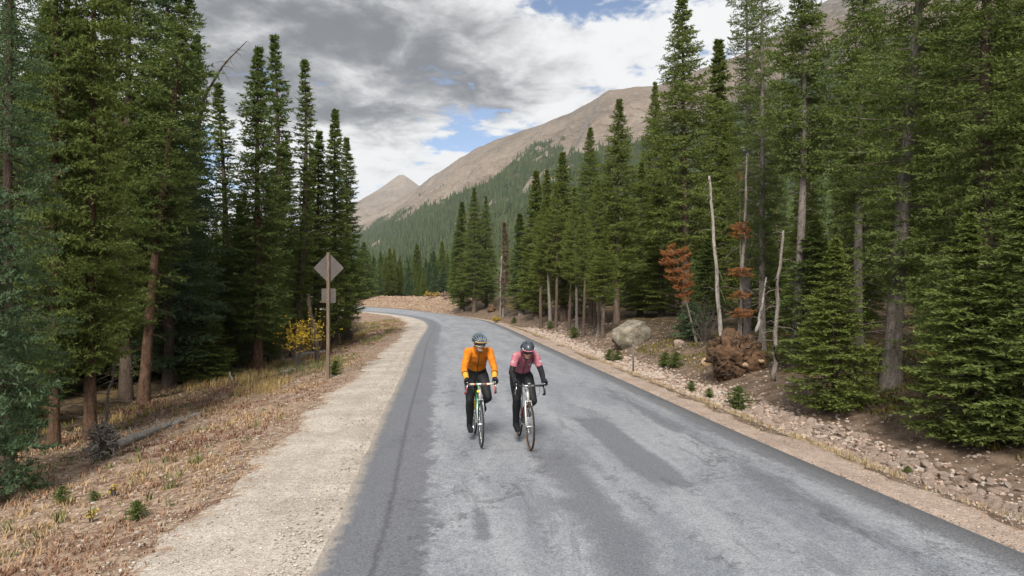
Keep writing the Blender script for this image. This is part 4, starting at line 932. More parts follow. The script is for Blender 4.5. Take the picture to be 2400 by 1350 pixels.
# ---- small plants
def plant(px, py, hpx, label, kind='sapling', cat='plant', group=None, fol=GREEN, name='conifer_seedling'):
    x, y, z = ground_pt(px, py); H = hpx / FPX * y
    return tree('sapling', x, y, z - 0.01, H, H * 0.55, label, group, fol=fol, name=name, cat=cat)
for px, py, h_, la in [(322, 1218, 46, 'green seedling on the weedy bank in front of the gravel shoulder edge'), (145, 1178, 38, 'small seedling on the bank in front of the weathered root ball'), (75, 1150, 34, 'bushy green seedling at the low end of the left bank'), (222, 1175, 24, 'tiny seedling in the weeds beside the bleached stake'),
        (1730, 962, 56, 'tall seedling growing among the ditch stones on the right'), (1620, 918, 26, 'small seedling in the verge grass left of the tall ditch seedling'), (1583, 862, 36, 'round seedling on the earth slope below the pale lone rock'), (1558, 860, 34, 'twin seedling on the earth slope left of the round one'),
        (1662, 935, 24, 'low seedling in the verge grass beside the ditch stones'), (1346, 792, 26, 'dark round seedling at the foot of the thin pale stems'), (2125, 1115, 24, 'lone green tuft on the bare verge near the right end of the ditch'), (1290, 772, 18, 'small green tuft in front of the thin bare stems'), (1205, 758, 14, 'small green tuft near the bend verge'), (1428, 848, 28, 'green seedling in the verge grass left of the roadside post'), (1448, 846, 24, 'smaller green seedling next to the roadside post'), (785, 880, 34, 'green seedling at the foot of the road sign')]:
    plant(px, py, h_, la)
x, y, z = ground_pt(1620, 800); tree('sapling', x, y, z, 55 / FPX * y * 1.6, 32 / FPX * y * 1.3, 'dark young spruce below the rust-red dead sapling', name='young_spruce', cat='tree', fol=BLUE)
# leafy shrubs: yellow willow, grey brush, yellow rabbit-brush
def shrub(px, py, hpx, wpx, leafc, label, name, nst=26, leaves=900, ls=0.03, seed=1, stemm=None, up=0.8, d=None):
    g = np.random.default_rng(seed); x, y, z = at(px, d) if d else ground_pt(px, py); H = hpx / FPX * y; W_ = wpx / FPX * y / 2
    root = empty(name, (x, y, z)); tag(root, label, 'shrub'); mb = MB(); tips = []
    for k in range(nst):
        a = g.random() * 6.28; r_ = W_ * math.sqrt(g.random()); t = np.array([math.cos(a) * r_, math.sin(a) * r_ * 0.8, H * (0.55 + 0.5 * g.random()) * (1 - 0.3 * (r_ / W_) ** 2)])
        m_ = t * 0.55 + np.array([0.1 * W_ * g.normal(), 0.1 * W_ * g.normal(), 0.05]); mb.tube([(t[0] * .1, t[1] * .1, -0.05), m_, t], [0.010, 0.007, 0.003], 4, cap=False); tips += [(m_, t)]
        for q in range(3):
            e = m_ + (t - m_) * g.random(); f = e + g.normal(size=3) * 0.16 * H; f[2] = max(f[2], e[2] + 0.02); mb.tube([e, f], [0.005, 0.002], 3, cap=False); tips.append((e, f))
    mb.build('stems', stemm or TWIG, root)['kind'] = 'stuff'
    if leaves:
        i = g.integers(0, len(tips), leaves); A = np.array([t[0] for t in tips])[i]; B = np.array([t[1] for t in tips])[i]; c_ = A + (B - A) * (0.3 + 0.8 * g.random(leaves))[:, None] + g.normal(size=(leaves, 3)) * 0.02
        d = unit(g.normal(size=(leaves, 3))); s_ = unit(np.cross(d, g.normal(size=(leaves, 3)))); l = ls * (0.6 + 0.8 * g.random(leaves))[:, None]
        V = np.stack([c_ - d * l, c_ + s_ * l * 0.45, c_ + d * l, c_ - s_ * l * 0.45], 1).reshape(-1, 3)
        lf = link('leaves', np_mesh('leaves', V, np.arange(len(V)).reshape(-1, 4), tone_mat(name + '_leaf', leafc, 0.7), False, None, {'tone': g.random(leaves)}), root)
    return root
YL = [(0.42, 0.27, 0.02), (0.58, 0.40, 0.03), (0.36, 0.30, 0.05)]
shrub(700, 812, 120, 66, YL, 'bright yellow-leaved willow shrub behind the road sign', 'willow_shrub', 26, 1300, 0.034, 2, d=24.5)
shrub(742, 812, 130, 46, YL, 'thin yellow-leaved willow shoots beside the leaning stem near the road sign', 'willow_shrub', 12, 420, 0.034, 3, d=25.5)
shrub(812, 792, 78, 95, [(0.14, 0.085, 0.065), (0.20, 0.13, 0.10)], 'bare mauve-grey brush at the bend behind the road sign', 'bare_shrub', 120, 500, 0.025, 4, d=34)
shrub(1163, 757, 14, 22, [(0.32, 0.22, 0.03), (0.40, 0.30, 0.06)], 'small yellow bush at the roadside verge near the bend', 'yellow_bush', 24, 900, 0.05, 5)
shrub(1012, 700, 16, 56, [(0.34, 0.22, 0.05), (0.42, 0.29, 0.08), (0.25, 0.17, 0.06)], 'low orange-yellow bushes on top of the red bank', 'yellow_bush', 30, 1200, 0.09, 6)
shrub(1045, 702, 20, 30, [(0.34, 0.26, 0.20), (0.28, 0.20, 0.15)], 'pale dead bush beside the orange-yellow bush on the red bank', 'dead_bush', 30, 500, 0.07, 7)
for px, py, la, sd in [(268, 1165, 'small yellow plant among the weeds by the fallen log', 8), (215, 1225, 'small yellow plant on the weedy bank by a seedling', 9)]:
    shrub(px, py, 22, 26, [(0.40, 0.27, 0.03), (0.45, 0.33, 0.08), (0.25, 0.2, 0.05)], la, 'yellow_plant', 10, 60, 0.02, sd)
# brush tangle behind the bleached snag
shrub(1650, 800, 90, 120, [(0.10, 0.08, 0.07)], 'tangle of bare grey brush behind the bleached snag', 'bare_shrub', 60, 0, 0.02, 12)
shrub(2245, 930, 70, 100, [(0.22, 0.19, 0.17)], 'grey dead branches under the huge drooping spruce', 'bare_shrub', 40, 200, 0.03, 13)
# ---- dead trees
def snag(pts_px, d, r0, r1, label, name='dead_snag', bk=BARKW, nb=14, bl=0.5, seed=1, down=0.2, leaf=None, fan=1.0):
    g = np.random.default_rng(seed); P_ = []
    for px, py in pts_px: P_.append(((px - 1200) / FPX * d, d, CAM_H - (py - HZ) / FPX * d))
    P_ = np.array(P_); z0 = float(zat(P_[0, 0], d)[0]); o = np.array([P_[0, 0], d, z0]); t = empty(name, o); tag(t, label, 'dead tree')
    Q_ = P_ - o; Q_[0, 2] = min(Q_[0, 2], -0.25) if Q_[0, 2] < 0.6 else Q_[0, 2]
    kk = np.linspace(0, 1, len(Q_)); q = np.linspace(0, 1, 14); sp = np.stack([np.interp(q, kk, Q_[:, i]) for i in range(3)], 1)
    sp[1:-1, :2] += g.normal(size=(12, 2)) * 0.015
    mb = MB(); mb.tube(sp, r0 + (r1 - r0) * q, 9); mb.build('trunk', bk, t)
    mb = MB()
    for k in range(nb):
        h_ = 0.25 + 0.75 * g.random(); c_ = np.array([np.interp(h_, q, sp[:, i]) for i in range(3)]); a = g.random() * 6.28; l = bl * (0.4 + g.random()) * (1.25 - h_ * 0.8)
        dd = np.array([math.cos(a), math.sin(a) * fan, -down + 0.3 * g.normal()]); mb.tube([c_, c_ + dd * l * 0.5 + np.array([0, 0, 0.04]), c_ + dd * l + np.array([0, 0, -0.12 * l])], [0.012, 0.009, 0.003], 4, cap=False)
    if nb: mb.build('branches', TWIG, t)['kind'] = 'stuff'
    return t
snag([(1692, 802), (1684, 690), (1672, 540), (1663, 412)], 21.5, 0.075, 0.035, 'bleached white leaning snag between the root plate and the rust-red dead sapling', nb=16, bl=0.9, seed=3)
snag([(1812, 893), (1818, 800), (1826, 660), (1836, 540)], 14.6, 0.058, 0.025, 'thin tan dead stem rising from the ground right of the root plate', bk=BARKG, nb=16, bl=0.5, seed=4)
snag([(1730, 800), (1740, 620), (1748, 480), (1752, 360)], 20.5, 0.065, 0.03, 'slim bare stem carrying bunches of rust-red dead needles', 'dead_conifer', BARKG, nb=30, bl=0.8, seed=5)
snag([(1772, 780), (1782, 740), (1790, 690), (1796, 650)], 19.5, 0.05, 0.02, 'short crooked grey stem leaning behind the root plate', nb=8, bl=0.4, seed=15)
snag([(240, 995), (255, 920), (272, 848)], 15.4, 0.038, 0.022, 'thin broken leaning pole beside the weathered root ball', bk=BARKG, nb=2, bl=0.2, seed=6)
snag([(552, 908), (545, 890), (540, 872)], 22, 0.05, 0.03, 'short pale broken stake leaning in the hollow', nb=0, seed=7)
snag([(140, 1122), (137, 1110), (134, 1092)], 11.4, 0.025, 0.016, 'tiny bleached stake standing in the weeds', nb=0, seed=8)
snag([(748, 850), (740, 790), (728, 740), (722, 690)], 26.5, 0.10, 0.085, 'bare leaning dark stem behind the yellow willow', 'dead_tree_stem', BARK, nb=5, bl=0.5, seed=9)
snag([(128, 1000), (142, 600), (152, 160), (158, -60)], 15.5, 0.11, 0.055, 'tall bare blackened dead trunk in the left-hand stand', bk=BARK, nb=46, bl=0.9, seed=10)
snag([(440, 880), (446, 500), (468, 246), (515, 160), (576, 96)], 24, 0.10, 0.012, 'dead snag leaning out against the clouds from the left-hand stand', bk=BARK, nb=46, bl=0.55, seed=11, down=0.5)
snag([(1172, 734), (1173, 690), (1174, 650), (1176, 600)], 62, 0.10, 0.06, 'pale bare lower stem of the withered brown conifer by the bend', 'dead_conifer', BARKG, nb=120, bl=0.9, seed=12, down=0.25)
# rust-red dead sapling: its own small crown
PROTO['rust'] = conifer('rs', 71, 3.6, 0.95, 0.45, 110, droop=0.30, gappy=0.40, tier=0.30, umbrella=True, taper=0.12, twig=0.08, per=10, nl=0.06, nw=0.014, tuft_l=0.16, bend=0.15, dead_low=10, trunk_r=0.06)
x, y, z = at(1632, 25.5); tree('rust', x, y, z, CAM_H + (HZ - 568) / FPX * 25.5 - z, 41 / FPX * 25.5 * 0.98, 'rust-red dead young conifer leaning to the left in front of the giant spruce', fol=RUST, brk=BARKG, lean=(R(-13), 0), name='dead_conifer')
PROTO['rustbits'] = conifer('rb', 72, 9.0, 0.60, 0.16, 230, droop=0.35, gappy=0.5, taper=0.3, twig=0.08, per=10, nl=0.06, nw=0.014, tuft_l=0.15, bend=0.1, dead_low=10, crown_rng=[(0.24, 0.29), (0.35, 0.38), (0.46, 0.50), (0.66, 0.74)], trunk_r=0.03)
x, y, z = at(1737, 20.3); tree('rustbits', x, y, z, 5.6, 0.40, 'slim stem with rust-red tufts next to the bleached snag', fol=RUST, brk=BARKG, name='dead_conifer')
tree_px('thin2', 1177, 62.5, 522, 20, 'withered brown narrow conifer standing between the trio and the pointed row', fol=BROWNN, brk=BARKG, name='dead_conifer')
# ---- fallen logs
def log(p0, p1, r0, r1, label, seed, m_=BARKW, stubs=6):
    a = np.array(ground_pt(*p0)); b_ = np.array(ground_pt(*p1)); g = np.random.default_rng(seed)
    o = empty('fallen_log', a); tag(o, label, 'log'); q = np.linspace(0, 1, 12); L_ = (b_ - a)[None] * q[:, None]
    L_[:, 2] = zat(a[0] + L_[:, 0], a[1] + L_[:, 1]) - a[2] + (r0 + (r1 - r0) * q) * 0.75; L_[:, 2] = np.convolve(np.pad(L_[:, 2], 2, 'edge'), np.ones(5) / 5, 'valid'); L_[:, 0] += 0.03 * g.normal(size=12)
    mb = MB(); mb.tube(L_, (r0 + (r1 - r0) * q) * (1 + 0.06 * g.normal(size=12)), 10); mb.build('trunk', m_, o)
    mb = MB()
    for k in range(stubs):
        c_ = L_[g.integers(1, 11)]; dd = np.array([g.normal(), g.normal() * 0.6, 0.5 + g.random()]); dd /= np.linalg.norm(dd); mb.tube([c_, c_ + dd * (r0 + 0.06 + 0.12 * g.random())], [0.016, 0.008], 5)
    mb.build('branch_stubs', m_, o)['kind'] = 'stuff'; return o
log((278, 1052), (405, 1000), 0.10, 0.075, 'bleached fallen log on the left bank behind the weathered root ball', 1)
log((408, 1000), (466, 974), 0.06, 0.04, 'thinner broken length of bleached log continuing the fallen one', 2, stubs=3)
log((690, 868), (640, 880), 0.05, 0.03, 'short bleached stick in the grass left of the road sign', 3, stubs=1)
log((690, 838), (760, 826), 0.08, 0.06, 'grey log lying under the yellow willow', 4, stubs=3)
# ---- upturned roots
def root_ball(px, py, wpx, hpx, soil_m, root_m, label, seed, nroots, stones=0, soil=1.0, spread=1.15, thick=0.02):
    g = np.random.default_rng(seed); x, y, z = ground_pt(px, py); W_ = wpx / 2 / FPX * y; H = hpx / FPX * y
    o = empty('upturned_roots', (x, y + W_ * 0.4, z)); tag(o, label, 'tree roots')
    bm = bmesh.new(); bmesh.ops.create_icosphere(bm, subdivisions=5, radius=1.0)
    for v in bm.verts:
        c_ = v.co.copy(); q = c_ * 1.6 + Vector((seed, 0, 0)); k = 1 + 0.34 * mnoise.fractal(q, 0.8, 2.1, 6) - 0.10 * abs(mnoise.noise(c_ * 5)) + 0.09 * mnoise.noise(c_ * 11) + 0.06 * mnoise.noise(c_ * 23)
        v.co = Vector((c_.x * W_ * 0.85 * k * soil, c_.y * W_ * 0.6 * k * soil, H * 0.40 + c_.z * H * 0.46 * k * soil))
    me_ = bpy.data.meshes.new('soil_plate'); bm.to_mesh(me_); bm.free(); me_.materials.append(soil_m); me_.polygons.foreach_set('use_smooth', np.full(len(me_.polygons), True)); link('soil_plate', me_, o)
    mb = MB()
    for k in range(nroots):
        a = g.random() * 6.28; e = np.array([math.cos(a) * W_, -W_ * (0.1 + 0.5 * g.random()), H * 0.45 + math.sin(a) * H * 0.5]); s_ = np.array([e[0] * 0.2, -W_ * 0.2, H * 0.42 + (e[2] - H * 0.45) * 0.2])
        pts = [s_]; 
        for t in np.linspace(0.25, 1, 6): pts.append(s_ + (e - s_) * t * spread + g.normal(size=3) * W_ * 0.13)
        pts = np.array(pts); pts[:, 2] = np.maximum(pts[:, 2], 0.02); mb.tube(pts, np.linspace(thick, 0.004, 7) * (0.5 + g.random()), 5, cap=False)
    mb.build('roots', root_m, o)['kind'] = 'stuff'
    for k in range(stones):
        s_ = link('embedded_stone', STN[g.integers(9)], o); r_ = W_ * (0.10 + 0.13 * g.random()); s_.scale = (r_, r_, r_ * 0.8); s_.location = (W_ * (-0.8 + 1.5 * g.random()), -W_ * (0.45 + 0.15 * g.random()), H * (0.08 + 0.4 * g.random())); set_obj_mat(s_, TANS)
    return o
EARTH = stone_mat('clinging_earth', (0.042, 0.026, 0.017), (0.150, 0.088, 0.052), (0.11, 0.068, 0.042), 5.0)
DKEARTH = stone_mat('dark_root_earth', (0.035, 0.028, 0.022), (0.10, 0.085, 0.07), (0.07, 0.06, 0.05), 5.0)
root_ball(1730, 886, 150, 118, EARTH, BARK, 'upturned root plate with clinging orange earth and stones by the ditch', 21, 60, 3, 1.0, 0.95, 0.016)
root_ball(238, 1078, 78, 88, DKEARTH, BARKW, 'weathered silver root ball at the end of the fallen log', 22, 90, 0, 0.72, 1.10, 0.026)
root_ball(1152, 733, 22, 20, EARTH, BARKR, 'small reddish upturned stump between the trio and the withered conifer', 23, 20, 0, 1.0, 1.1, 0.03)
rock(1657, 858, 26, 0.9, STN[2], 'tan rounded stone wedged at the left foot of the root plate', m_=TANS)
rock(1690, 893, 26, 0.5, STN[5], 'flat ochre stone lying below the root plate', m_=TANS)
# ---- roadside post
x, y, z = ground_pt(1484, 872)
po = empty('marker_post', (x, y, z)); tag(po, 'slim dark metal marker post in the verge grass in front of the boulder', 'post')
mb = MB(); mb.tube([(0, 0, -0.3), (0, 0, 1.05)], 0.02, 8, sx=1.4, sy=0.6, up=(0, 1, 0)); mb.build('post', simple('weathered_steel', (0.10, 0.10, 0.09), 0.6, 0.4, 0.4), po)
mb = MB(); mb.box((0, -0.016, 0.98), (0.045, 0.004, 0.09)); mb.build('marker_plate', simple('dull_green_plate', (0.08, 0.10, 0.09), 0.6), po)
# ---- road sign seen from behind
sd = 19.2; x, _, z = at(770, sd)
sg = empty('road_sign', (x, sd, z)); tag(sg, 'diamond road sign seen from its grey back, with a small plate, on a wooden post', 'road sign')
ztop = CAM_H + (HZ - 592) / FPX * sd - z
m_, nt, b = mat('weathered_post', rough=0.9, spec=0.1); f = nt.noise(nt.scale(nt.obj(), (1, 1, 0.06)), 60, 5, 0.7)
nt.put(b.inputs['Base Color'], nt.mix(nt.sm(f, 0.3, 0.7), (0.075, 0.055, 0.042), (0.18, 0.138, 0.108))); nt.put(b.inputs['Normal'], nt.bump(f, 0.5, 0.01)); POST = m_
mb = MB(); mb.tube([(0, -0.03, -0.5), (0, -0.03, ztop - 0.01), (0, -0.03, ztop)], [0.058, 0.055, 0.048], 4, up=(1, 1, 0)); mb.build('post', POST, sg, False)
PLATE = simple('sign_back_aluminium', (0.062, 0.053, 0.050), 0.55, 0.5, 0.0, 0.10, 6)
def rounded_plate(name, hw, hh, rot, zc, y0, th=0.004, rc=0.04):
    P_ = []
    for cx, cy, a0 in ((hw - rc, hh - rc, 0), (-hw + rc, hh - rc, 90), (-hw + rc, -hh + rc, 180), (hw - rc, -hh + rc, 270)):
        for k in range(5): a = R(a0 + k * 22.5); P_.append((cx + rc * math.cos(a), cy + rc * math.sin(a)))
    P_ = np.array(P_); c_, s_ = math.cos(rot), math.sin(rot); P_ = P_ @ np.array([[c_, s_], [-s_, c_]]); n = len(P_); V = [(p[0], y0, zc + p[1]) for p in P_] + [(p[0], y0 + th, zc + p[1]) for p in P_] + [(0, y0, zc), (0, y0 + th, zc)]
    T = [(2 * n, i, (i + 1) % n) for i in range(n)] + [(2 * n + 1, n + (i + 1) % n, n + i) for i in range(n)]; Q = [(i, n + i, n + (i + 1) % n, (i + 1) % n) for i in range(n)]
    mb = MB(); mb.add(V, Q, T); return mb.build(name, PLATE, sg, False)
zc = CAM_H + (HZ - 628) / FPX * sd - z
rounded_plate('diamond_plate', 0.305, 0.305, R(45), zc, 0.016)
rounded_plate('small_plate', 0.20, 0.20, 0, CAM_H + (HZ - 693) / FPX * sd - z, 0.016, rc=0.03)
BOLT = simple('galvanised_bolt', (0.30, 0.29, 0.28), 0.4, 0.5, 0.8)
for dz in (zc + 0.26, zc - 0.26, CAM_H + (HZ - 693) / FPX * sd - z + 0.12, CAM_H + (HZ - 693) / FPX * sd - z - 0.12):
    mb = MB(); mb.tube([(0, -0.082, dz), (0, -0.066, dz)], 0.014, 6, up=(0, 0, 1)); mb.build('bolt', BOLT, sg, False)
# ================================================================ bicycles and riders (built facing -Y, origin at the front tyre's contact)
A_ = np.array
BLACKR = simple('tyre_rubber', (0.018, 0.018, 0.019), 0.75, 0.3, var=0.2)
TANW = simple('tan_sidewall', (0.20, 0.115, 0.055), 0.8, 0.2)
RIMB = simple('black_rim', (0.02, 0.02, 0.022), 0.35, 0.5)
RIMS = simple('silver_rim', (0.42, 0.42, 0.43), 0.3, 0.5, 0.8)
STEEL = simple('polished_alloy', (0.55, 0.55, 0.56), 0.28, 0.5, 0.9)
WHITEP = simple('white_paint', (0.45, 0.45, 0.44), 0.3, 0.5)
SILVP = simple('pale_blue_silver_paint', (0.22, 0.26, 0.30), 0.3, 0.5, 0.3)
GREENP = simple('green_paint', (0.02, 0.30, 0.05), 0.3, 0.5)
YELLP = simple('yellow_paint', (0.65, 0.45, 0.02), 0.3, 0.5)
REDT = simple('red_bar_tape', (0.42, 0.035, 0.025), 0.6, 0.3)
CREAMT = simple('cream_bar_tape', (0.58, 0.53, 0.45), 0.7, 0.2)
BLACKT = simple('black_bar_tape', (0.022, 0.022, 0.024), 0.65, 0.3)
BLACKP = simple('black_plastic', (0.016, 0.016, 0.018), 0.4, 0.4)
DRED = simple('dark_red_bottle', (0.13, 0.012, 0.018), 0.35, 0.5)
WR, YR_, BB = 0.335, 0.985, A_([0, 0.585, 0.272])
def ring(c, r_, n=56): a = np.arange(n) * 2 * np.pi / n; return A_([(c[0], c[1] + r_ * math.cos(t), c[2] + r_ * math.sin(t)) for t in a])
def wheel(root, yc, tyre_m, rim_m, side_m=None, decal=False):
    c = A_([0, yc, WR]); mb = MB(); mb.tube(ring(c, WR - 0.032), 0.014, 8, sx=1.0, sy=0.75, up=(1, 0, 0), closed=True); rim = mb.build('wheel', rim_m, root)
    mb = MB(); mb.tube(ring(c, WR - 0.0135), 0.0135, 10, up=(1, 0, 0), closed=True); mb.build('tyre', tyre_m, rim)
    if side_m:
        for sx_ in (-1, 1):
            mb = MB(); mb.tube(ring(c + A_([sx_ * 0.0095, 0, 0]), WR - 0.018), 0.0065, 6, up=(1, 0, 0), closed=True); mb.build('sidewall', side_m, rim)
    mb = MB(); mb.tube([c + A_([-0.05, 0, 0]), c + A_([-0.03, 0, 0]), c + A_([0.03, 0, 0]), c + A_([0.05, 0, 0])], [0.012, 0.018, 0.018, 0.012], 10); mb.tube([c + A_([-0.062, 0, 0]), c + A_([0.062, 0, 0])], 0.006, 8); mb.build('hub', STEEL, rim)
    mb = MB()
    for k in range(24):
        a = k * 2 * math.pi / 24; b_ = a + (0.45 if (k // 2) % 2 else -0.45); h_ = c + A_([0.03 * (1 if k % 2 else -1), 0.02 * math.cos(b_), 0.02 * math.sin(b_)]); e = c + A_([0, (WR - 0.04) * math.cos(a), (WR - 0.04) * math.sin(a)]); mb.tube([h_, e], 0.0013, 4, cap=False)
    mb.build('spokes', STEEL, rim)
    if decal:
        for sx_ in (-1, 1):
            for a0 in (3.9, 0.9):
                P_ = [(sx_ * 0.0135, yc + (WR - 0.031) * math.cos(a0 + k * 0.06), WR + (WR - 0.031) * math.sin(a0 + k * 0.06)) for k in range(9)]
                mb = MB(); mb.tube(P_, 0.006, 6, sx=1.0, sy=0.25, up=(1, 0, 0)); mb.build('white_lettering_band', WHITEP, rim)
    return rim
HT, HBt = A_([0, 0.195, 0.845]), A_([0, 0.150, 0.700])          # head tube top and bottom
SEAT = A_([0, 0.775, 0.90]); RA = A_([0, YR_, WR]); FA = A_([0, 0, WR])
def arc(p, q, r_, n=6): return [p + (q - p) * k / n for k in range(n + 1)]
def bicycle(name, loc, rz, label, P_, crank):
    root = empty(name, loc, rz); tag(root, label, 'bicycle')
    wheel(root, 0.0, P_['tyre'], P_['rim'], P_.get('side'), P_.get('decal')); wheel(root, YR_, P_['tyre'], P_['rim'], P_.get('side'))
    mb = MB(); mb.tube([HBt + A_([0, .02, 0.03]), BB], 0.019, 12); mb.tube([HT + A_([0, 0.0, -0.025]), SEAT + A_([0, -.01, -0.03])], 0.016, 12); mb.tube([BB, SEAT], 0.016, 12)
    fr = mb.build('frame', P_['frame'], root)
    mb = MB(); mb.tube([HBt - A_([0, .003, .01]), HT + A_([0, .003, .01])], 0.021, 14); mb.build('head_tube', P_['head'], fr)
    for s_ in (-1, 1):
        mb = MB(); mb.tube([BB + A_([s_ * 0.03, 0.03, 0]), BB + A_([s_ * 0.045, 0.12, 0.01]), RA + A_([s_ * 0.062, -0.01, 0])], [0.011, 0.010, 0.007], 8); mb.build('chain_stay', P_['stay'], fr)
        mb = MB(); mb.tube([SEAT + A_([s_ * 0.014, 0.0, -0.02]), SEAT + A_([s_ * 0.04, 0.09, -0.26]), RA + A_([s_ * 0.062, -0.005, 0.01])], [0.009, 0.008, 0.006], 8); mb.build('seat_stay', P_['stay'], fr)
    mb = MB(); mb.tube([BB + A_([-0.04, 0, 0]), BB + A_([0.04, 0, 0])], 0.023, 12); mb.build('bottom_bracket', P_['stay'], fr)
    mb = MB()
    for s_ in (-1, 1): mb.tube([HBt + A_([0, -0.002, -0.012]), HBt + A_([s_ * 0.034, -0.006, -0.028]), HBt + A_([s_ * 0.047, -0.035, -0.11]), A_([s_ * 0.052, 0.02, WR + 0.09]), A_([s_ * 0.054, 0, WR])], [0.018, 0.016, 0.014, 0.011, 0.008], 10)
    mb.build('fork', P_['fork'], root)
    mb = MB(); mb.box(HBt + A_([0, -0.035, -0.025]), (0.05, 0.02, 0.035)); 
    for s_ in (-1, 1): mb.tube([HBt + A_([0, -0.04, -0.015]), HBt + A_([s_ * 0.035, -0.045, -0.035]), HBt + A_([s_ * 0.022, -0.04, -0.075])], 0.007, 6)
    mb.build('brake_caliper', STEEL, root)
    # handlebar
    BC = A_([0, 0.095, 0.905]); hw = P_.get('hw', 0.205)
    mb = MB(); mb.tube([HT + A_([0, 0.004, 0.02]), HT + A_([0, -0.005, 0.045])], 0.018, 10); mb.tube([HT + A_([0, -0.002, 0.035]), BC + A_([0, 0.012, 0])], [0.017, 0.015], 10); mb.tube([BC + A_([-0.024, 0, 0]), BC + A_([0.024, 0, 0])], 0.021, 10); mb.build('stem', P_['stem'], root)
    mb = MB(); mb.tube([BC + A_([-0.10, 0, 0]), BC, BC + A_([0.10, 0, 0])], 0.0135, 10, up=(0, 1, 0)); hb_ = mb.build('handlebar', P_['bar'], root)
    for s_ in (-1, 1):
        def T(x0, x1, m_, nm, r_=0.0158): q = MB(); q.tube([BC + A_([s_ * x0, 0, 0]), BC + A_([s_ * x1, 0, 0])], r_, 10, up=(0, 1, 0)); return q.build(nm, m_, hb_)
        if P_.get('accent'): T(0.075, 0.092, P_['accent'], 'tape_end', 0.0175)
        T(0.0925, hw - 0.02, P_['tape_top'], 'bar_tape')
        drop = [BC + A_([s_ * (hw - 0.02), 0, 0]), BC + A_([s_ * hw, -0.012, 0]), BC + A_([s_ * (hw + .002), -0.05, -0.004]), BC + A_([s_ * (hw + .004), -0.085, -0.022])]
        q = MB(); q.tube(drop, 0.0155, 10); q.build('bar_tape', P_['tape_top'], hb_)
        drop = [BC + A_([s_ * (hw + .004), -0.085, -0.022]), BC + A_([s_ * (hw + .007), -0.098, -0.055]), BC + A_([s_ * (hw + .011), -0.085, -0.095]), BC + A_([s_ * (hw + .015), -0.045, -0.122]), BC + A_([s_ * (hw + .018), 0.03, -0.132])]
        q = MB(); q.tube(catm3(drop, 4), 0.0165, 10); q.build('drop_tape', P_['tape_drop'], hb_)
        h0 = BC + A_([s_ * (hw + .002), -0.075, 0.004]); q = MB(); q.round_tube([h0 + A_([0, 0.02, 0]), h0 + A_([0, -0.03, 0.015]), h0 + A_([0, -0.062, 0.036])], [0.018, 0.019, 0.016], 10, 0.85, 1.1); q.build('brake_hood', BLACKP, hb_)
        q = MB(); q.tube([h0 + A_([0, -0.066, 0.025]), h0 + A_([s_ * 0.004, -0.082, -0.02]), h0 + A_([s_ * 0.010, -0.075, -0.075]), h0 + A_([s_ * 0.014, -0.062, -0.11])], [0.008, 0.009, 0.008, 0.005], 8, sx=1.2, sy=0.7); q.build('brake_lever', P_['lever'], hb_)
        q = MB(); q.ball(h0 + A_([0, -0.072, 0.042]), (0.010, 0.010, 0.010), 10, 6); q.build('lever_cap', STEEL, hb_)
    if P_.get('cables'):
        q = MB(); q.tube(catm3([BC + A_([0.14, -0.06, 0.02]), A_([0.13, -0.02, 0.80]), A_([0.07, 0.05, 0.74]), HBt + A_([0.03, -0.01, 0.03])], 5), 0.0028, 5); q.tube(catm3([BC + A_([-0.13, -0.06, 0.02]), A_([-0.10, -0.02, 0.80]), A_([-0.05, 0.06, 0.75]), HBt + A_([-0.02, 0.02, 0.0])], 5), 0.0028, 5); q.build('brake_cables', BLACKP, hb_)
    if P_.get('computer'):
        q = MB(); q.box(BC + A_([0, -0.03, 0.03]), (0.05, 0.075, 0.014), Matrix.Rotation(R(12), 4, 'X')); q.build('bike_computer', BLACKP, hb_)
        q = MB(); q.box(BC + A_([0, -0.03, 0.0385]), (0.038, 0.05, 0.002), Matrix.Rotation(R(12), 4, 'X')); q.build('computer_screen', simple('grey_screen', (0.30, 0.33, 0.34), 0.25, 0.5), hb_)
    # saddle
    mb = MB(); mb.tube([SEAT, A_([0, 0.80, 0.955])], 0.0135, 10); mb.build('seat_post', P_['stem'], root)
    mb = MB(); mb.round_tube([(0, 0.66, 0.968), (0, 0.74, 0.972), (0, 0.82, 0.975), (0, 0.90, 0.985)], [0.020, 0.030, 0.055, 0.068], 14, 1.0, 0.38); mb.build('saddle', BLACKP, root)
    # cranks
    ca = R(crank); cd = A_([0, -math.sin(ca), -math.cos(ca)]) * 0.17                      # right crank: 0 = straight down, positive = forward
    mb = MB(); mb.tube(ring(BB + A_([-0.045, 0, 0]), 0.085, 40), 0.006, 6, up=(1, 0, 0), closed=True)
    for k in range(5): a = k * 1.257; mb.tube([BB + A_([-0.045, 0, 0]), BB + A_([-0.045, 0.085 * math.cos(a), 0.085 * math.sin(a)])], 0.007, 5)
    cs = mb.build('crankset', STEEL, root)
    for s_, dd in ((-1, cd), (1, -cd)):
        q = MB(); q.tube([BB + A_([s_ * 0.058, 0, 0]), BB + A_([s_ * 0.066, 0, 0]) + dd], [0.013, 0.010], 8, up=(1, 0, 0)); q.build('crank_arm', P_.get('crank', STEEL), cs)
        q = MB(); q.box(BB + dd + A_([s_ * 0.112, 0, 0]), (0.062, 0.075, 0.018)); q.tube([BB + dd + A_([s_ * 0.06, 0, 0]), BB + dd + A_([s_ * 0.12, 0, 0])], 0.006, 6); q.build('pedal', BLACKP, cs, False)
    cl = []
    for k in range(20): a = R(80 + k * 10.5); cl.append(BB + A_([-0.045, 0.088 * math.cos(a) * -1 if False else -0.088 * math.sin(a - R(80)) , 0.088 * math.cos(a - R(80))]))
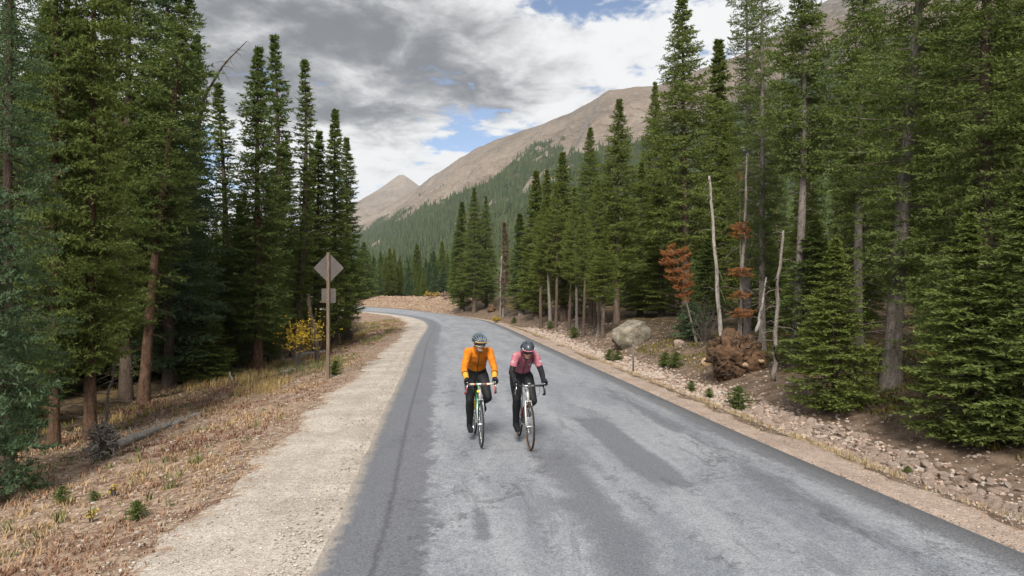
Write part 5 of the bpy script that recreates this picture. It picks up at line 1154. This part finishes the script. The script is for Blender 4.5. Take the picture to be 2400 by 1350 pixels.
    cl = [BB + A_([-0.045, -0.088 * math.sin(t), 0.088 * math.cos(t)]) for t in np.linspace(0, math.pi, 18)] + [RA + A_([-0.045, 0.04 * math.sin(t), -0.04 * math.cos(t)]) for t in np.linspace(0, math.pi, 10)]
    mb = MB(); mb.tube(cl, 0.004, 5, up=(1, 0, 0), closed=True); mb.build('chain', simple('oily_chain', (0.06, 0.055, 0.05), 0.4, 0.5, 0.7), root)
    mb = MB(); mb.tube([RA + A_([-0.03, 0, 0]), RA + A_([-0.055, 0, 0])], [0.05, 0.028], 16); mb.build('cassette', STEEL, root)
    mb = MB(); mb.tube([RA + A_([-0.058, 0, -0.02]), RA + A_([-0.060, -0.02, -0.07]), RA + A_([-0.055, 0.0, -0.15])], [0.012, 0.014, 0.010], 8); mb.build('rear_derailleur', P_.get('crank', STEEL), root)
    for (p0, p1, r_, m_, nm) in P_['bottles']:
        mb = MB(); p0, p1 = A_(p0), A_(p1); mb.tube([p0, p0 + (p1 - p0) * .06, p0 + (p1 - p0) * .72, p0 + (p1 - p0) * .80, p0 + (p1 - p0) * .86, p1], [r_ * .9, r_, r_, r_ * .8, r_ * .45, r_ * .4], 16); mb.build(nm, m_, root)
    return root
def catm3(P_, n=4):
    P_ = np.array(P_, float); P_ = np.vstack([2 * P_[0] - P_[1], P_, 2 * P_[-1] - P_[-2]]); o = []
    for i in range(1, len(P_) - 2):
        for t in np.arange(n) / n: p0, p1, p2, p3 = P_[i - 1:i + 3]; o.append(0.5 * (2 * p1 + (p2 - p0) * t + (2 * p0 - 5 * p1 + 4 * p2 - p3) * t ** 2 + (3 * p1 - p0 - 3 * p2 + p3) * t ** 3))
    return np.array(o + [P_[-2]])
# ---- bodies: tapered volumes fused into one continuous skin
def fuse(mb, name, m_, parent, voxel=0.008, it=6):
    tmp = bpy.data.objects.new('tmp', mb.mesh('tmp', None)); COL.objects.link(tmp)
    r_ = tmp.modifiers.new('r', 'REMESH'); r_.mode = 'VOXEL'; r_.voxel_size = voxel; r_.use_smooth_shade = True
    s_ = tmp.modifiers.new('s', 'SMOOTH'); s_.factor = 0.5; s_.iterations = it
    dg = bpy.context.evaluated_depsgraph_get(); dg.update()
    me_ = bpy.data.meshes.new_from_object(tmp.evaluated_get(dg)); me_.name = name
    bpy.data.objects.remove(tmp); me_.materials.clear(); me_.materials.append(m_)
    me_.polygons.foreach_set('use_smooth', np.full(len(me_.polygons), True)); return link(name, me_, parent)
def joint(a, c, l1, l2, pole):
    a, c, pole = A_(a, float), A_(c, float), A_(pole, float); d = np.linalg.norm(c - a); d_ = min(d, (l1 + l2) * 0.998); n_ = (c - a) / d
    x_ = (l1 * l1 - l2 * l2 + d_ * d_) / (2 * d_); h_ = math.sqrt(max(0, l1 * l1 - x_ * x_)); p = pole - n_ * pole.dot(n_); return a + n_ * x_ + unit(p) * h_
def cloth(name, col, var=0.10, rough=0.85, wr=0.022, sc=11):
    m_, nt, b = mat(name, rough=rough, spec=0.2); o = nt.obj(); f = nt.noise(nt.scale(o, (1, 1, 1.8)), sc, 4, 0.6, 0.8); g_ = nt.noise(o, 300, 2)
    nt.put(b.inputs['Base Color'], nt.mix(nt.sm(f, 0.3, 0.7), tuple(c_ * (1 - 2 * var) for c_ in col), tuple(min(1, c_ * (1 + var)) for c_ in col)))
    nt.put(b.inputs['Normal'], nt.bump(nt.m('ADD', f, nt.m('MULTIPLY', g_, 0.1)), 0.8, wr)); return m_
SKIN = simple('skin', (0.40, 0.225, 0.155), 0.55, 0.4, var=0.08, scale=25)
def rider(loc, rz, label, K):
    root = empty('person', loc, rz); tag(root, label, 'person', 'cyclists riding side by side')
    G = K['g']; dz, dy = K['sh_dz'], K['sh_dy']                          # torso: how far the shoulders sit from the upright default
    hipc = A_([0, 0.735, 0.985]); shm = A_([0, 0.36 + dy, 1.355 + dz])
    spine = [hipc + A_([0, 0.045, -0.06]), hipc + A_([0, 0.01, 0.02])] + [hipc + (shm - hipc) * t + A_([0, 0.045, 0.03]) * math.sin(math.pi * t) for t in (0.28, 0.52, 0.76, 0.93)] + [shm + A_([0, -0.02, 0.045])]
    rt = A_([0.128, 0.135, 0.120, 0.122, 0.135, 0.120, 0.070]) * G; sxx = A_([1.22, 1.22, 1.10, 1.15, 1.20, 1.26, 1.1]) * K.get('wide', 1.0); syy = A_([0.95, 0.95, 0.86, 0.86, 0.85, 0.72, 0.9])
    neck0 = shm + A_([0, -0.015, 0.03]); hc = A_(K['head']); hR = Matrix.Rotation(R(K['yaw']), 4, 'Z') @ Matrix.Rotation(R(K['pitch']), 4, 'X')
    def hp(v): return hc + A_(hR.to_3x3() @ Vector(v))
    sh = {s_: shm + A_([s_ * 0.162 * G * K.get('wide', 1), 0.0, -0.005]) for s_ in (-1, 1)}
    hand = {s_: A_([s_ * K['hx'], 0.050, 0.985]) for s_ in (-1, 1)}
    elb = {s_: joint(sh[s_], hand[s_], 0.275 * G, 0.25 * G, (s_ * 0.30, 0.35, -0.5)) for s_ in (-1, 1)}
    ca = R(K['crank']); cd = A_([0, -math.sin(ca), -math.cos(ca)]) * 0.17; ped = {-1: BB + cd + A_([-0.112, 0, 0]), 1: BB - cd + A_([0.112, 0, 0])}
    hip = {s_: A_([s_ * 0.088, 0.715, 0.955]) for s_ in (-1, 1)}; ank = {s_: ped[s_] + A_([0, 0.125, 0.105 + (0.02 if s_ > 0 else 0.0)]) for s_ in (-1, 1)}
    kne = {s_: joint(hip[s_], ank[s_], 0.425 * G, 0.405 * G, (s_ * 0.10, -1, 0.3)) for s_ in (-1, 1)}
    def limb(mb, P_, r_, n=14): mb.round_tube(P_, r_, n)
    def torso(mb, lo, hi, e): idx = range(lo, hi); mb.round_tube([spine[i] for i in idx], [rt[i] + e for i in idx], 20, [sxx[i] for i in idx], [syy[i] for i in idx], up=(0, 1, 0.4))
    def thigh(a, b_): return [a + (b_ - a) * t for t in (0, 0.35, 0.7, 1.0)]
    # body
    mb = MB(); torso(mb, 0, 7, 0)
    limb(mb, [neck0, hp((0, 0.015, -0.085)), hp((0, 0.02, -0.03))], [0.062 * G, 0.055 * G, 0.058 * G])
    mb.ball(hp((0, 0.012, 0.035)), (0.074 * G, 0.092 * G, 0.088 * G), 20, 14)
    for v, r_ in [((0, -0.028, -0.035), (0.060, 0.055, 0.070)), ((0, -0.045, -0.082), (0.040, 0.036, 0.034)), ((0.03, -0.05, -0.03), (0.030, 0.026, 0.03)), ((-0.03, -0.05, -0.03), (0.030, 0.026, 0.03)), ((0.076, 0.018, -0.01), (0.010, 0.020, 0.032)), ((-0.076, 0.018, -0.01), (0.010, 0.020, 0.032)), ((0, -0.082, -0.012), (0.011, 0.018, 0.026)), ((0, -0.090, -0.028), (0.015, 0.016, 0.011)), ((0, -0.078, 0.022), (0.05, 0.012, 0.012))]: mb.ball(hp(v), A_(r_) * G, 12, 8)
    for s_ in (-1, 1):
        mb.ball(sh[s_] + A_([-s_ * 0.02, 0.01, 0.0]), 0.058 * G, 14, 10)
        limb(mb, thigh(sh[s_], elb[s_]), A_([0.052, 0.048, 0.042, 0.038]) * G); limb(mb, thigh(elb[s_], hand[s_]), A_([0.038, 0.040, 0.033, 0.026]) * G)
        limb(mb, thigh(hip[s_], kne[s_]), A_([0.092, 0.085, 0.068, 0.056]) * G); limb(mb, thigh(kne[s_], ank[s_]), A_([0.054, 0.057, 0.045, 0.033]) * G)
        limb(mb, [ank[s_] + A_([0, 0.02, -0.03]), ped[s_] + A_([0, 0.0, 0.035]), ped[s_] + A_([0, -0.06, 0.03])], [0.024, 0.024, 0.020])
        limb(mb, [hand[s_] + A_([0, 0.02, 0.01]), hand[s_] + A_([0, -0.06, -0.005])], [0.026, 0.030])
    fuse(mb, 'body', SKIN, root, 0.0065, 3)
    # shorts / tights
    mb = MB(); torso(mb, 0, 3, 0.006)
    for s_ in (-1, 1): limb(mb, thigh(hip[s_], kne[s_]), A_([0.100, 0.092, 0.074, 0.061]) * G + 0.003); limb(mb, thigh(kne[s_], ank[s_]), A_([0.060, 0.063, 0.050, 0.039]) * G + 0.003)
    fuse(mb, 'tights', K['tights'], root, 0.009, 6)
    # jersey
    mb = MB(); torso(mb, 2, 7, 0.012); cut = K['sleeve']
    mb.ball(spine[2] + (spine[3] - spine[2]) * -0.25, A_([0.128 * 1.13 * K.get('wide', 1), 0.112, 0.05]) * G * 1.05, 20, 10)
    limb(mb, [neck0 + A_([0, 0.01, -0.01]), neck0 + (hp((0, 0.01, -0.1)) - neck0) * 0.45], [0.076 * G, 0.066 * G])
    for s_ in (-1, 1):
        mb.ball(sh[s_] + A_([-s_ * 0.02, 0.01, 0.0]), 0.067 * G, 14, 10)
        if cut > 1: limb(mb, thigh(sh[s_], elb[s_]), A_([0.063, 0.058, 0.052, 0.048]) * G); limb(mb, [elb[s_] + (hand[s_] - elb[s_]) * t for t in (0, 0.25, 0.45)], A_([0.049, 0.050, 0.045]) * G)
        else: mb.tube([sh[s_] + (elb[s_] - sh[s_]) * t for t in (0, 0.3, 0.6, cut)], A_([0.064, 0.060, 0.055, 0.054]) * G, 16)
    jersey = fuse(mb, 'jersey', K['jersey'], root, 0.008, 5)
    for s_ in (-1, 1):
        q = MB()
        if cut > 1: q.tube([elb[s_] + (hand[s_] - elb[s_]) * t for t in (0.44, 0.6, 0.8, 0.98)], A_([0.0465, 0.043, 0.038, 0.034]) * G, 14); q.build('cuff', K['cuff'], jersey)
        else:
            q.round_tube([sh[s_] + (elb[s_] - sh[s_]) * t for t in (0.5, 0.75, 1.0)], A_([0.0515, 0.049, 0.044]) * G, 14); q.round_tube([elb[s_] + (hand[s_] - elb[s_]) * t for t in (0, 0.3, 0.7, 1.0)], A_([0.044, 0.045, 0.038, 0.031]) * G, 14); fuse(q, 'arm_warmer', K['tights'], root, 0.008, 3)
        if cut > 1:
            q = MB(); c_ = elb[s_] + (hand[s_] - elb[s_]) * 0.43; q.tube([c_, c_ + (hand[s_] - elb[s_]) * 0.05], 0.0505 * G, 14); q.build('sleeve_hem', K['tights'], jersey)
    # zip down the front (follows the chest)
    dirs = [i for i in range(2, 7)]; tn_ = unit(np.gradient(A_(spine), axis=0)); P_ = []
    for t in np.linspace(2.0, 6.0, 14):
        i = min(5, int(t)); f = t - i; c_ = spine[i] * (1 - f) + spine[i + 1] * f; tt_ = unit(tn_[i] * (1 - f) + tn_[i + 1] * f); up_ = A_([0, 1, 0.4]); u_ = unit(up_ - tt_ * up_.dot(tt_)); r_ = (rt[i] * syy[i] * (1 - f) + rt[i + 1] * syy[i + 1] * f) + 0.0125; P_.append(c_ - u_ * r_)
    q = MB(); q.tube(P_, 0.005, 6); q.build('zipper', BLACKP, jersey)
    # emblems
    for (bone, t, off, r_) in K.get('emblems', []):
        if bone == 'arm': s_ = off; c_ = sh[s_] + (elb[s_] - sh[s_]) * t; nn = unit(A_([s_ * 0.55, -0.8, 0.25])); ax_ = unit(elb[s_] - sh[s_]); nn = unit(nn - ax_ * nn.dot(ax_)); c_ = c_ + nn * 0.058 * G
        else: k = 8; c_ = P_[k] + A_([off, 0.012, 0.0]); nn = unit(A_([off * 2, -0.85, 0.10])); c_ = c_ + nn * 0.003
        a_ = unit(np.cross(nn, A_([0, 0, 1.0]))); b_ = np.cross(a_, nn); q = MB()
        q.tube([c_ + (a_ * math.cos(k * 0.3927) + b_ * math.sin(k * 0.3927)) * r_ for k in range(16)], 0.0042, 6, up=nn, closed=True); q.tube([c_ + b_ * r_ * 0.4 - a_ * r_ * .3, c_ + b_ * r_ * 0.1 + a_ * r_ * 0.3, c_ - b_ * r_ * 0.4 - a_ * r_ * 0.2], 0.003, 5, up=nn); q.build('round_emblem', WHITEP, jersey)
    if K.get('straps'):
        for s_ in (-1, 1):
            Q_ = [sh[s_] + A_([-s_ * 0.075, 0.05, 0.075]), sh[s_] + A_([-s_ * 0.07, -0.045, 0.055]), sh[s_] + A_([-s_ * 0.065, -0.078, 0.0]), sh[s_] + A_([-s_ * 0.045, -0.045, -0.09]), sh[s_] + A_([-s_ * 0.01, 0.04, -0.13])]
            q = MB(); q.tube(catm3(Q_, 5), 0.010, 6, sx=1.0, sy=0.5, up=(0, -1, 0.3)); q.build('strap', K['strapm'], root)
    # gloves with fingers round the brake hoods
    for s_ in (-1, 1):
        h_ = hand[s_]; x_ = K['hx']; mb = MB(); limb(mb, [h_ + (elb[s_] - h_) * 0.16, h_, h_ + A_([0, -0.035, 0.002]), h_ + A_([s_ * 0.006, -0.075, 0.004])], [0.036, 0.034, 0.036, 0.035])
        for k, (y0, l) in enumerate([(-0.105, 0.9), (-0.085, 1.0), (-0.065, 1.0), (-0.045, 0.85)]):
            b0 = h_ + A_([s_ * 0.018, y0, 0.004]); mb.round_tube([b0, b0 + A_([s_ * 0.022, -0.012, -0.016]) * l, b0 + A_([s_ * 0.020, -0.020, -0.046]) * l, b0 + A_([-s_ * 0.004, -0.016, -0.064]) * l], [0.0125, 0.012, 0.011, 0.0095], 8)
        b0 = h_ + A_([-s_ * 0.016, -0.03, 0.0]); mb.round_tube([b0, b0 + A_([-s_ * 0.020, -0.03, -0.012]), b0 + A_([-s_ * 0.020, -0.062, -0.024])], [0.0135, 0.0125, 0.0105], 8)
        fuse(mb, 'glove', K['glove'], root, 0.0045, 2)
    # overshoes
    for s_ in (-1, 1):
        p = ped[s_]; mb = MB(); limb(mb, [ank[s_] + (kne[s_] - ank[s_]) * 0.34, ank[s_] + (kne[s_] - ank[s_]) * 0.12, ank[s_], ank[s_] + A_([0, 0.012, -0.045])], [0.052, 0.050, 0.048, 0.048]); limb(mb, [ank[s_] + A_([0, 0.03, -0.055]), p + A_([0, 0.02, 0.042]), p + A_([0, -0.05, 0.034]), p + A_([0, -0.085, 0.030])], [0.040, 0.045, 0.042, 0.034]); fuse(mb, 'overshoe', K['shoe'], root, 0.008, 4)
    # hair, helmet, glasses, cap peak
    q = MB(); q.ball(hp((0, 0.028, 0.025)), A_([0.079, 0.088, 0.085]) * G, 18, 12); q.build('hair', K['hair'], root)
    def ell(u_, v_, k=1.0):                                              # u: across (-90..90), v: front (0) over the crown to the back (180)
        a, c_ = R(u_), R(v_); e = A_([0.104, 0.138, 0.112]) * G * k; return hp(A_([0, 0.012, 0.035]) + e * A_([math.sin(a), -math.cos(a) * math.cos(c_), math.cos(a) * math.sin(c_)]))
    def shell(k, v0=-2, v1=182, m_=None, nm='helmet', par=None):
        us = np.linspace(-84, 84, 22); vs = np.linspace(v0, v1, 26); V = A_([[ell(u_, v_, k) for u_ in us] for v_ in vs]).reshape(-1, 3); return link(nm, np_mesh(nm, V, grid_faces(22, 26), m_, True), par)
    if K['helmet'] == 'ribbed':
        hel = shell(0.93, m_=K['h_in'], par=root)
        for u_, w_ in [(-70, .010), (-50, .011), (-30, .011), (-11, .010), (11, .010), (30, .011), (50, .011), (70, .010)]:
            q = MB(); q.tube([ell(u_ * (0.55 + 0.45 * math.sin(R(max(0, v_)))) + 0, v_, 0.975) for v_ in np.linspace(8, 172, 22)], w_, 8, up=(0, 0, 1), sx=1.0, sy=1.1); q.build('helmet_rib', K['h_out'], hel)
        for v_ in (42, 92, 138):
            q = MB(); q.tube([ell(u_, v_, 0.955) for u_ in np.linspace(-72, 72, 20)], 0.008, 8); q.build('helmet_bridge', K['h_out2'], hel)
    else:
        hel = shell(1.0, m_=K['h_out'], par=root)
        for u_, v_, a_, b_ in [(-27, 42, 13, 20), (27, 42, 13, 20), (-24, 78, 11, 12), (24, 78, 11, 12), (0, 112, 9, 16), (-40, 118, 9, 14), (40, 118, 9, 14)]:
            V = [ell(u_, v_, 1.004)] + [ell(u_ + a_ * math.cos(k * .5236), v_ + b_ * math.sin(k * .5236), 1.006) for k in range(12)]; q = MB(); q.add(V, None, [(0, 1 + k, 1 + (k + 1) % 12) for k in range(12)]); q.build('helmet_vent', K['h_in'], hel)
        for s_ in (-1, 1): q = MB(); q.tube([ell(s_ * 52, 12, 1.0), ell(s_ * 58, 22, 1.0), ell(s_ * 64, 34, 1.0)], 0.010, 8, sy=0.5); q.build('white_helmet_mark', WHITEP, hel)
    q = MB(); rim_ = [ell(u_, 0, 0.97) for u_ in np.linspace(-86, 86, 24)] + [ell(u_, 180, 0.97) for u_ in np.linspace(86, -86, 24)]; q.tube(rim_, 0.012, 8, closed=True, sy=1.1); q.build('helmet_rim', K['h_rim'], hel)
    for s_ in (-1, 1): q = MB(); q.tube([hp((s_ * 0.078, 0.02, 0.02)), hp((s_ * 0.070, -0.01, -0.06)), hp((s_ * 0.03, -0.045, -0.115)), hp((0, -0.05, -0.12))], 0.005, 5); q.build('chin_strap', BLACKP, hel)
    def band(z0, z1, r_, span, m_, nm, par, yoff=0.0, n=14, th=0.003, k2=1.0):
        V = []; 
        for a in np.linspace(-span, span, n):
            for zz_, kk in ((z0, 1), (z1, k2)): V.append(hp((r_ * kk * math.sin(R(a)) * 0.86, -r_ * kk * math.cos(R(a)) + yoff, zz_ - 0.006 * abs(a) / 60)))
        Q = [(2 * i, 2 * i + 2, 2 * i + 3, 2 * i + 1) for i in range(n - 1)]; me_ = np_mesh(nm, A_(V), A_(Q), m_, True); o = link(nm, me_, par); sm = o.modifiers.new('t', 'SOLIDIFY'); sm.thickness = th; return o
    gl = band(-0.018, 0.026, 0.098 * G, 72, K['lens'], 'sunglasses', root)
    if K.get('lowrim'):
        q = MB(); q.tube([hp((0.098 * G * math.sin(R(a)) * 0.87, -0.099 * G * math.cos(R(a)), -0.018 + 0.022 * math.exp(-(a / 12) ** 2))) for a in np.linspace(-68, 68, 24)], 0.0052, 6); q.build('glasses_frame', WHITEP, gl)
    band(0.058, 0.048, 0.104 * G, 62, K['peak'], 'cap_peak', root, 0.004, 14, 0.003, 1.36)
    band(0.030, 0.060, 0.092 * G, 75, K['peak'], 'cap_band', root, 0.0, 14, 0.003, 1.0)
    q = MB(); q.tube([hp((-0.022, -0.080, -0.055)), hp((0, -0.088, -0.054)), hp((0.022, -0.080, -0.055))], [0.003, 0.006, 0.003], 6); q.build('lips', simple('lips', (0.26, 0.09, 0.075), 0.5), root)
    if K.get('beard'): q = MB(); q.tube([hp((-0.032, -0.072, -0.052)), hp((-0.012, -0.088, -0.043)), hp((0.012, -0.088, -0.043)), hp((0.032, -0.072, -0.052))], [0.004, 0.007, 0.007, 0.004], 6); q.ball(hp((0, -0.074, -0.088)), (0.030, 0.014, 0.018), 12, 8); q.build('stubble', simple('stubble', (0.17, 0.115, 0.085), 0.8), root)
    return root
LY = simple('black_lycra', (0.0075, 0.0085, 0.011), 0.7, 0.3, var=0.15, scale=8)
NEO = simple('neoprene', (0.009, 0.011, 0.014), 0.85, 0.2)
GLV = simple('dark_glove', (0.010, 0.012, 0.017), 0.8, 0.25)
def lens_mat(name, c): return simple(name, c, 0.12, 0.6, var=0.02)
K1 = dict(g=1.0, sh_dz=0.012, sh_dy=-0.01, head=(0.0, 0.195, 1.495), yaw=17, pitch=12, hx=0.205, crank=34, tights=LY, jersey=cloth('orange_jersey', (0.54, 0.165, 0.012)), sleeve=2, cuff=cloth('yellow_cuff', (0.58, 0.29, 0.04)), glove=GLV, shoe=NEO, hair=simple('dark_hair', (0.05, 0.035, 0.025), 0.8), helmet='ribbed', h_in=BLACKP, h_out=simple('blue_grey_shell', (0.085, 0.118, 0.145), 0.28, 0.5), h_out2=simple('slate_shell', (0.06, 0.08, 0.10), 0.4, 0.5), h_rim=simple('dark_slate_rim', (0.05, 0.06, 0.075), 0.45, 0.4), lens=lens_mat('dark_lens', (0.015, 0.014, 0.014)), lowrim=True, peak=cloth('ochre_cap', (0.55, 0.31, 0.06), wr=0.002), beard=True)
K2 = dict(g=0.95, wide=0.95, sh_dz=-0.035, sh_dy=-0.02, head=(0.0, 0.185, 1.405), yaw=4, pitch=24, hx=0.205, crank=62, tights=LY, jersey=cloth('pink_jersey', (0.35, 0.125, 0.165)), sleeve=0.66, cuff=None, glove=GLV, shoe=NEO, hair=simple('brown_hair', (0.07, 0.04, 0.025), 0.8), helmet='smooth', h_in=BLACKP, h_out=simple('midnight_shell', (0.035, 0.045, 0.062), 0.3, 0.5), h_rim=simple('black_rim_trim', (0.018, 0.018, 0.02), 0.45, 0.4), lens=lens_mat('maroon_lens', (0.050, 0.012, 0.018)), peak=cloth('dusty_pink_cap', (0.34, 0.12, 0.15), wr=0.002), emblems=[('arm', 0.42, -1, 0.015), ('arm', 0.42, 1, 0.015), ('chest', 0, 0.062, 0.015)], straps=True, strapm=simple('maroon_strap', (0.10, 0.022, 0.040), 0.8))
def front_xy(px, py): return pix(px, py, 0.015)
b1 = front_xy(1127.5, 1049.5); b2 = front_xy(1242, 1057)
ROADZ = 0.03
L1, L2 = (b1[0], b1[1], 0.0), (b2[0], b2[1], 0.0)
def road_z(x, y):
    i = np.argmin(np.hypot(RV[..., 0] - x, RV[..., 1] - y)); return float(ZR.ravel()[i])
L1 = (*b1, road_z(*b1) + 0.001); L2 = (*b2, road_z(*b2) + 0.001)
rider(L1, R(8.5), 'cyclist in an orange jersey, yellow cuffs and ribbed blue-grey helmet looking aside', K1)
rider(L2, R(9.0), 'cyclist in a pink short-sleeved jersey with black arm warmers, head lowered', K2)
bt = lambda t: HBt + (BB - HBt) * t
bicycle('road_bicycle', L1, R(8.5), 'white and green road bicycle with red and cream bar tape ridden by the orange cyclist',
        dict(tyre=BLACKR, rim=RIMB, decal=True, frame=GREENP, head=WHITEP, stay=WHITEP, fork=SILVP, stem=STEEL, bar=STEEL, accent=REDT, tape_top=CREAMT, tape_drop=REDT, lever=STEEL, cables=True, crank=STEEL, bottles=[(bt(.85) + A_([0, .045, .04]), bt(.42) + A_([0, .045, .055]), 0.035, GREENP, 'water_bottle'), (A_([-0.03, 0.17, 0.80]), A_([-0.03, 0.12, 0.78]), 0.018, YELLP, 'yellow_light'), (A_([0.0, 0.735, 0.42]), A_([0, .775, .60]), 0.034, YELLP, 'yellow_bottle')]), 34)
bicycle('road_bicycle', L2, R(9.0), 'silver road bicycle with tan-walled tyres and black bar tape ridden by the pink cyclist',
        dict(tyre=BLACKR, rim=RIMB, side=TANW, frame=SILVP, head=WHITEP, stay=SILVP, fork=WHITEP, stem=STEEL, bar=STEEL, tape_top=BLACKT, tape_drop=BLACKT, lever=STEEL, cables=True, computer=True, crank=BLACKP, bottles=[(bt(.85) + A_([0, .045, .04]), bt(.42) + A_([0, .045, .055]), 0.035, DRED, 'water_bottle')]), 62)
# ================================================================ mountain air
hm = bpy.data.materials.new('thin_haze'); hm.use_nodes = True; nt = NT(hm.node_tree); nt.n.clear()
pv = nt.new('ShaderNodeVolumePrincipled'); pv.inputs['Color'].default_value = (0.80, 0.87, 0.95, 1); pv.inputs['Density'].default_value = 0.00007; pv.inputs['Anisotropy'].default_value = 0.1
oo = nt.new('ShaderNodeOutputMaterial'); nt.l.new(pv.outputs[0], oo.inputs['Volume'])
mb = MB(); mb.box((0, 2500, 330), (11000, 7000, 800)); hz = mb.build('haze', hm, None, False); tag(hz, 'thin bluish mountain haze filling the valley', 'haze', kind='stuff')
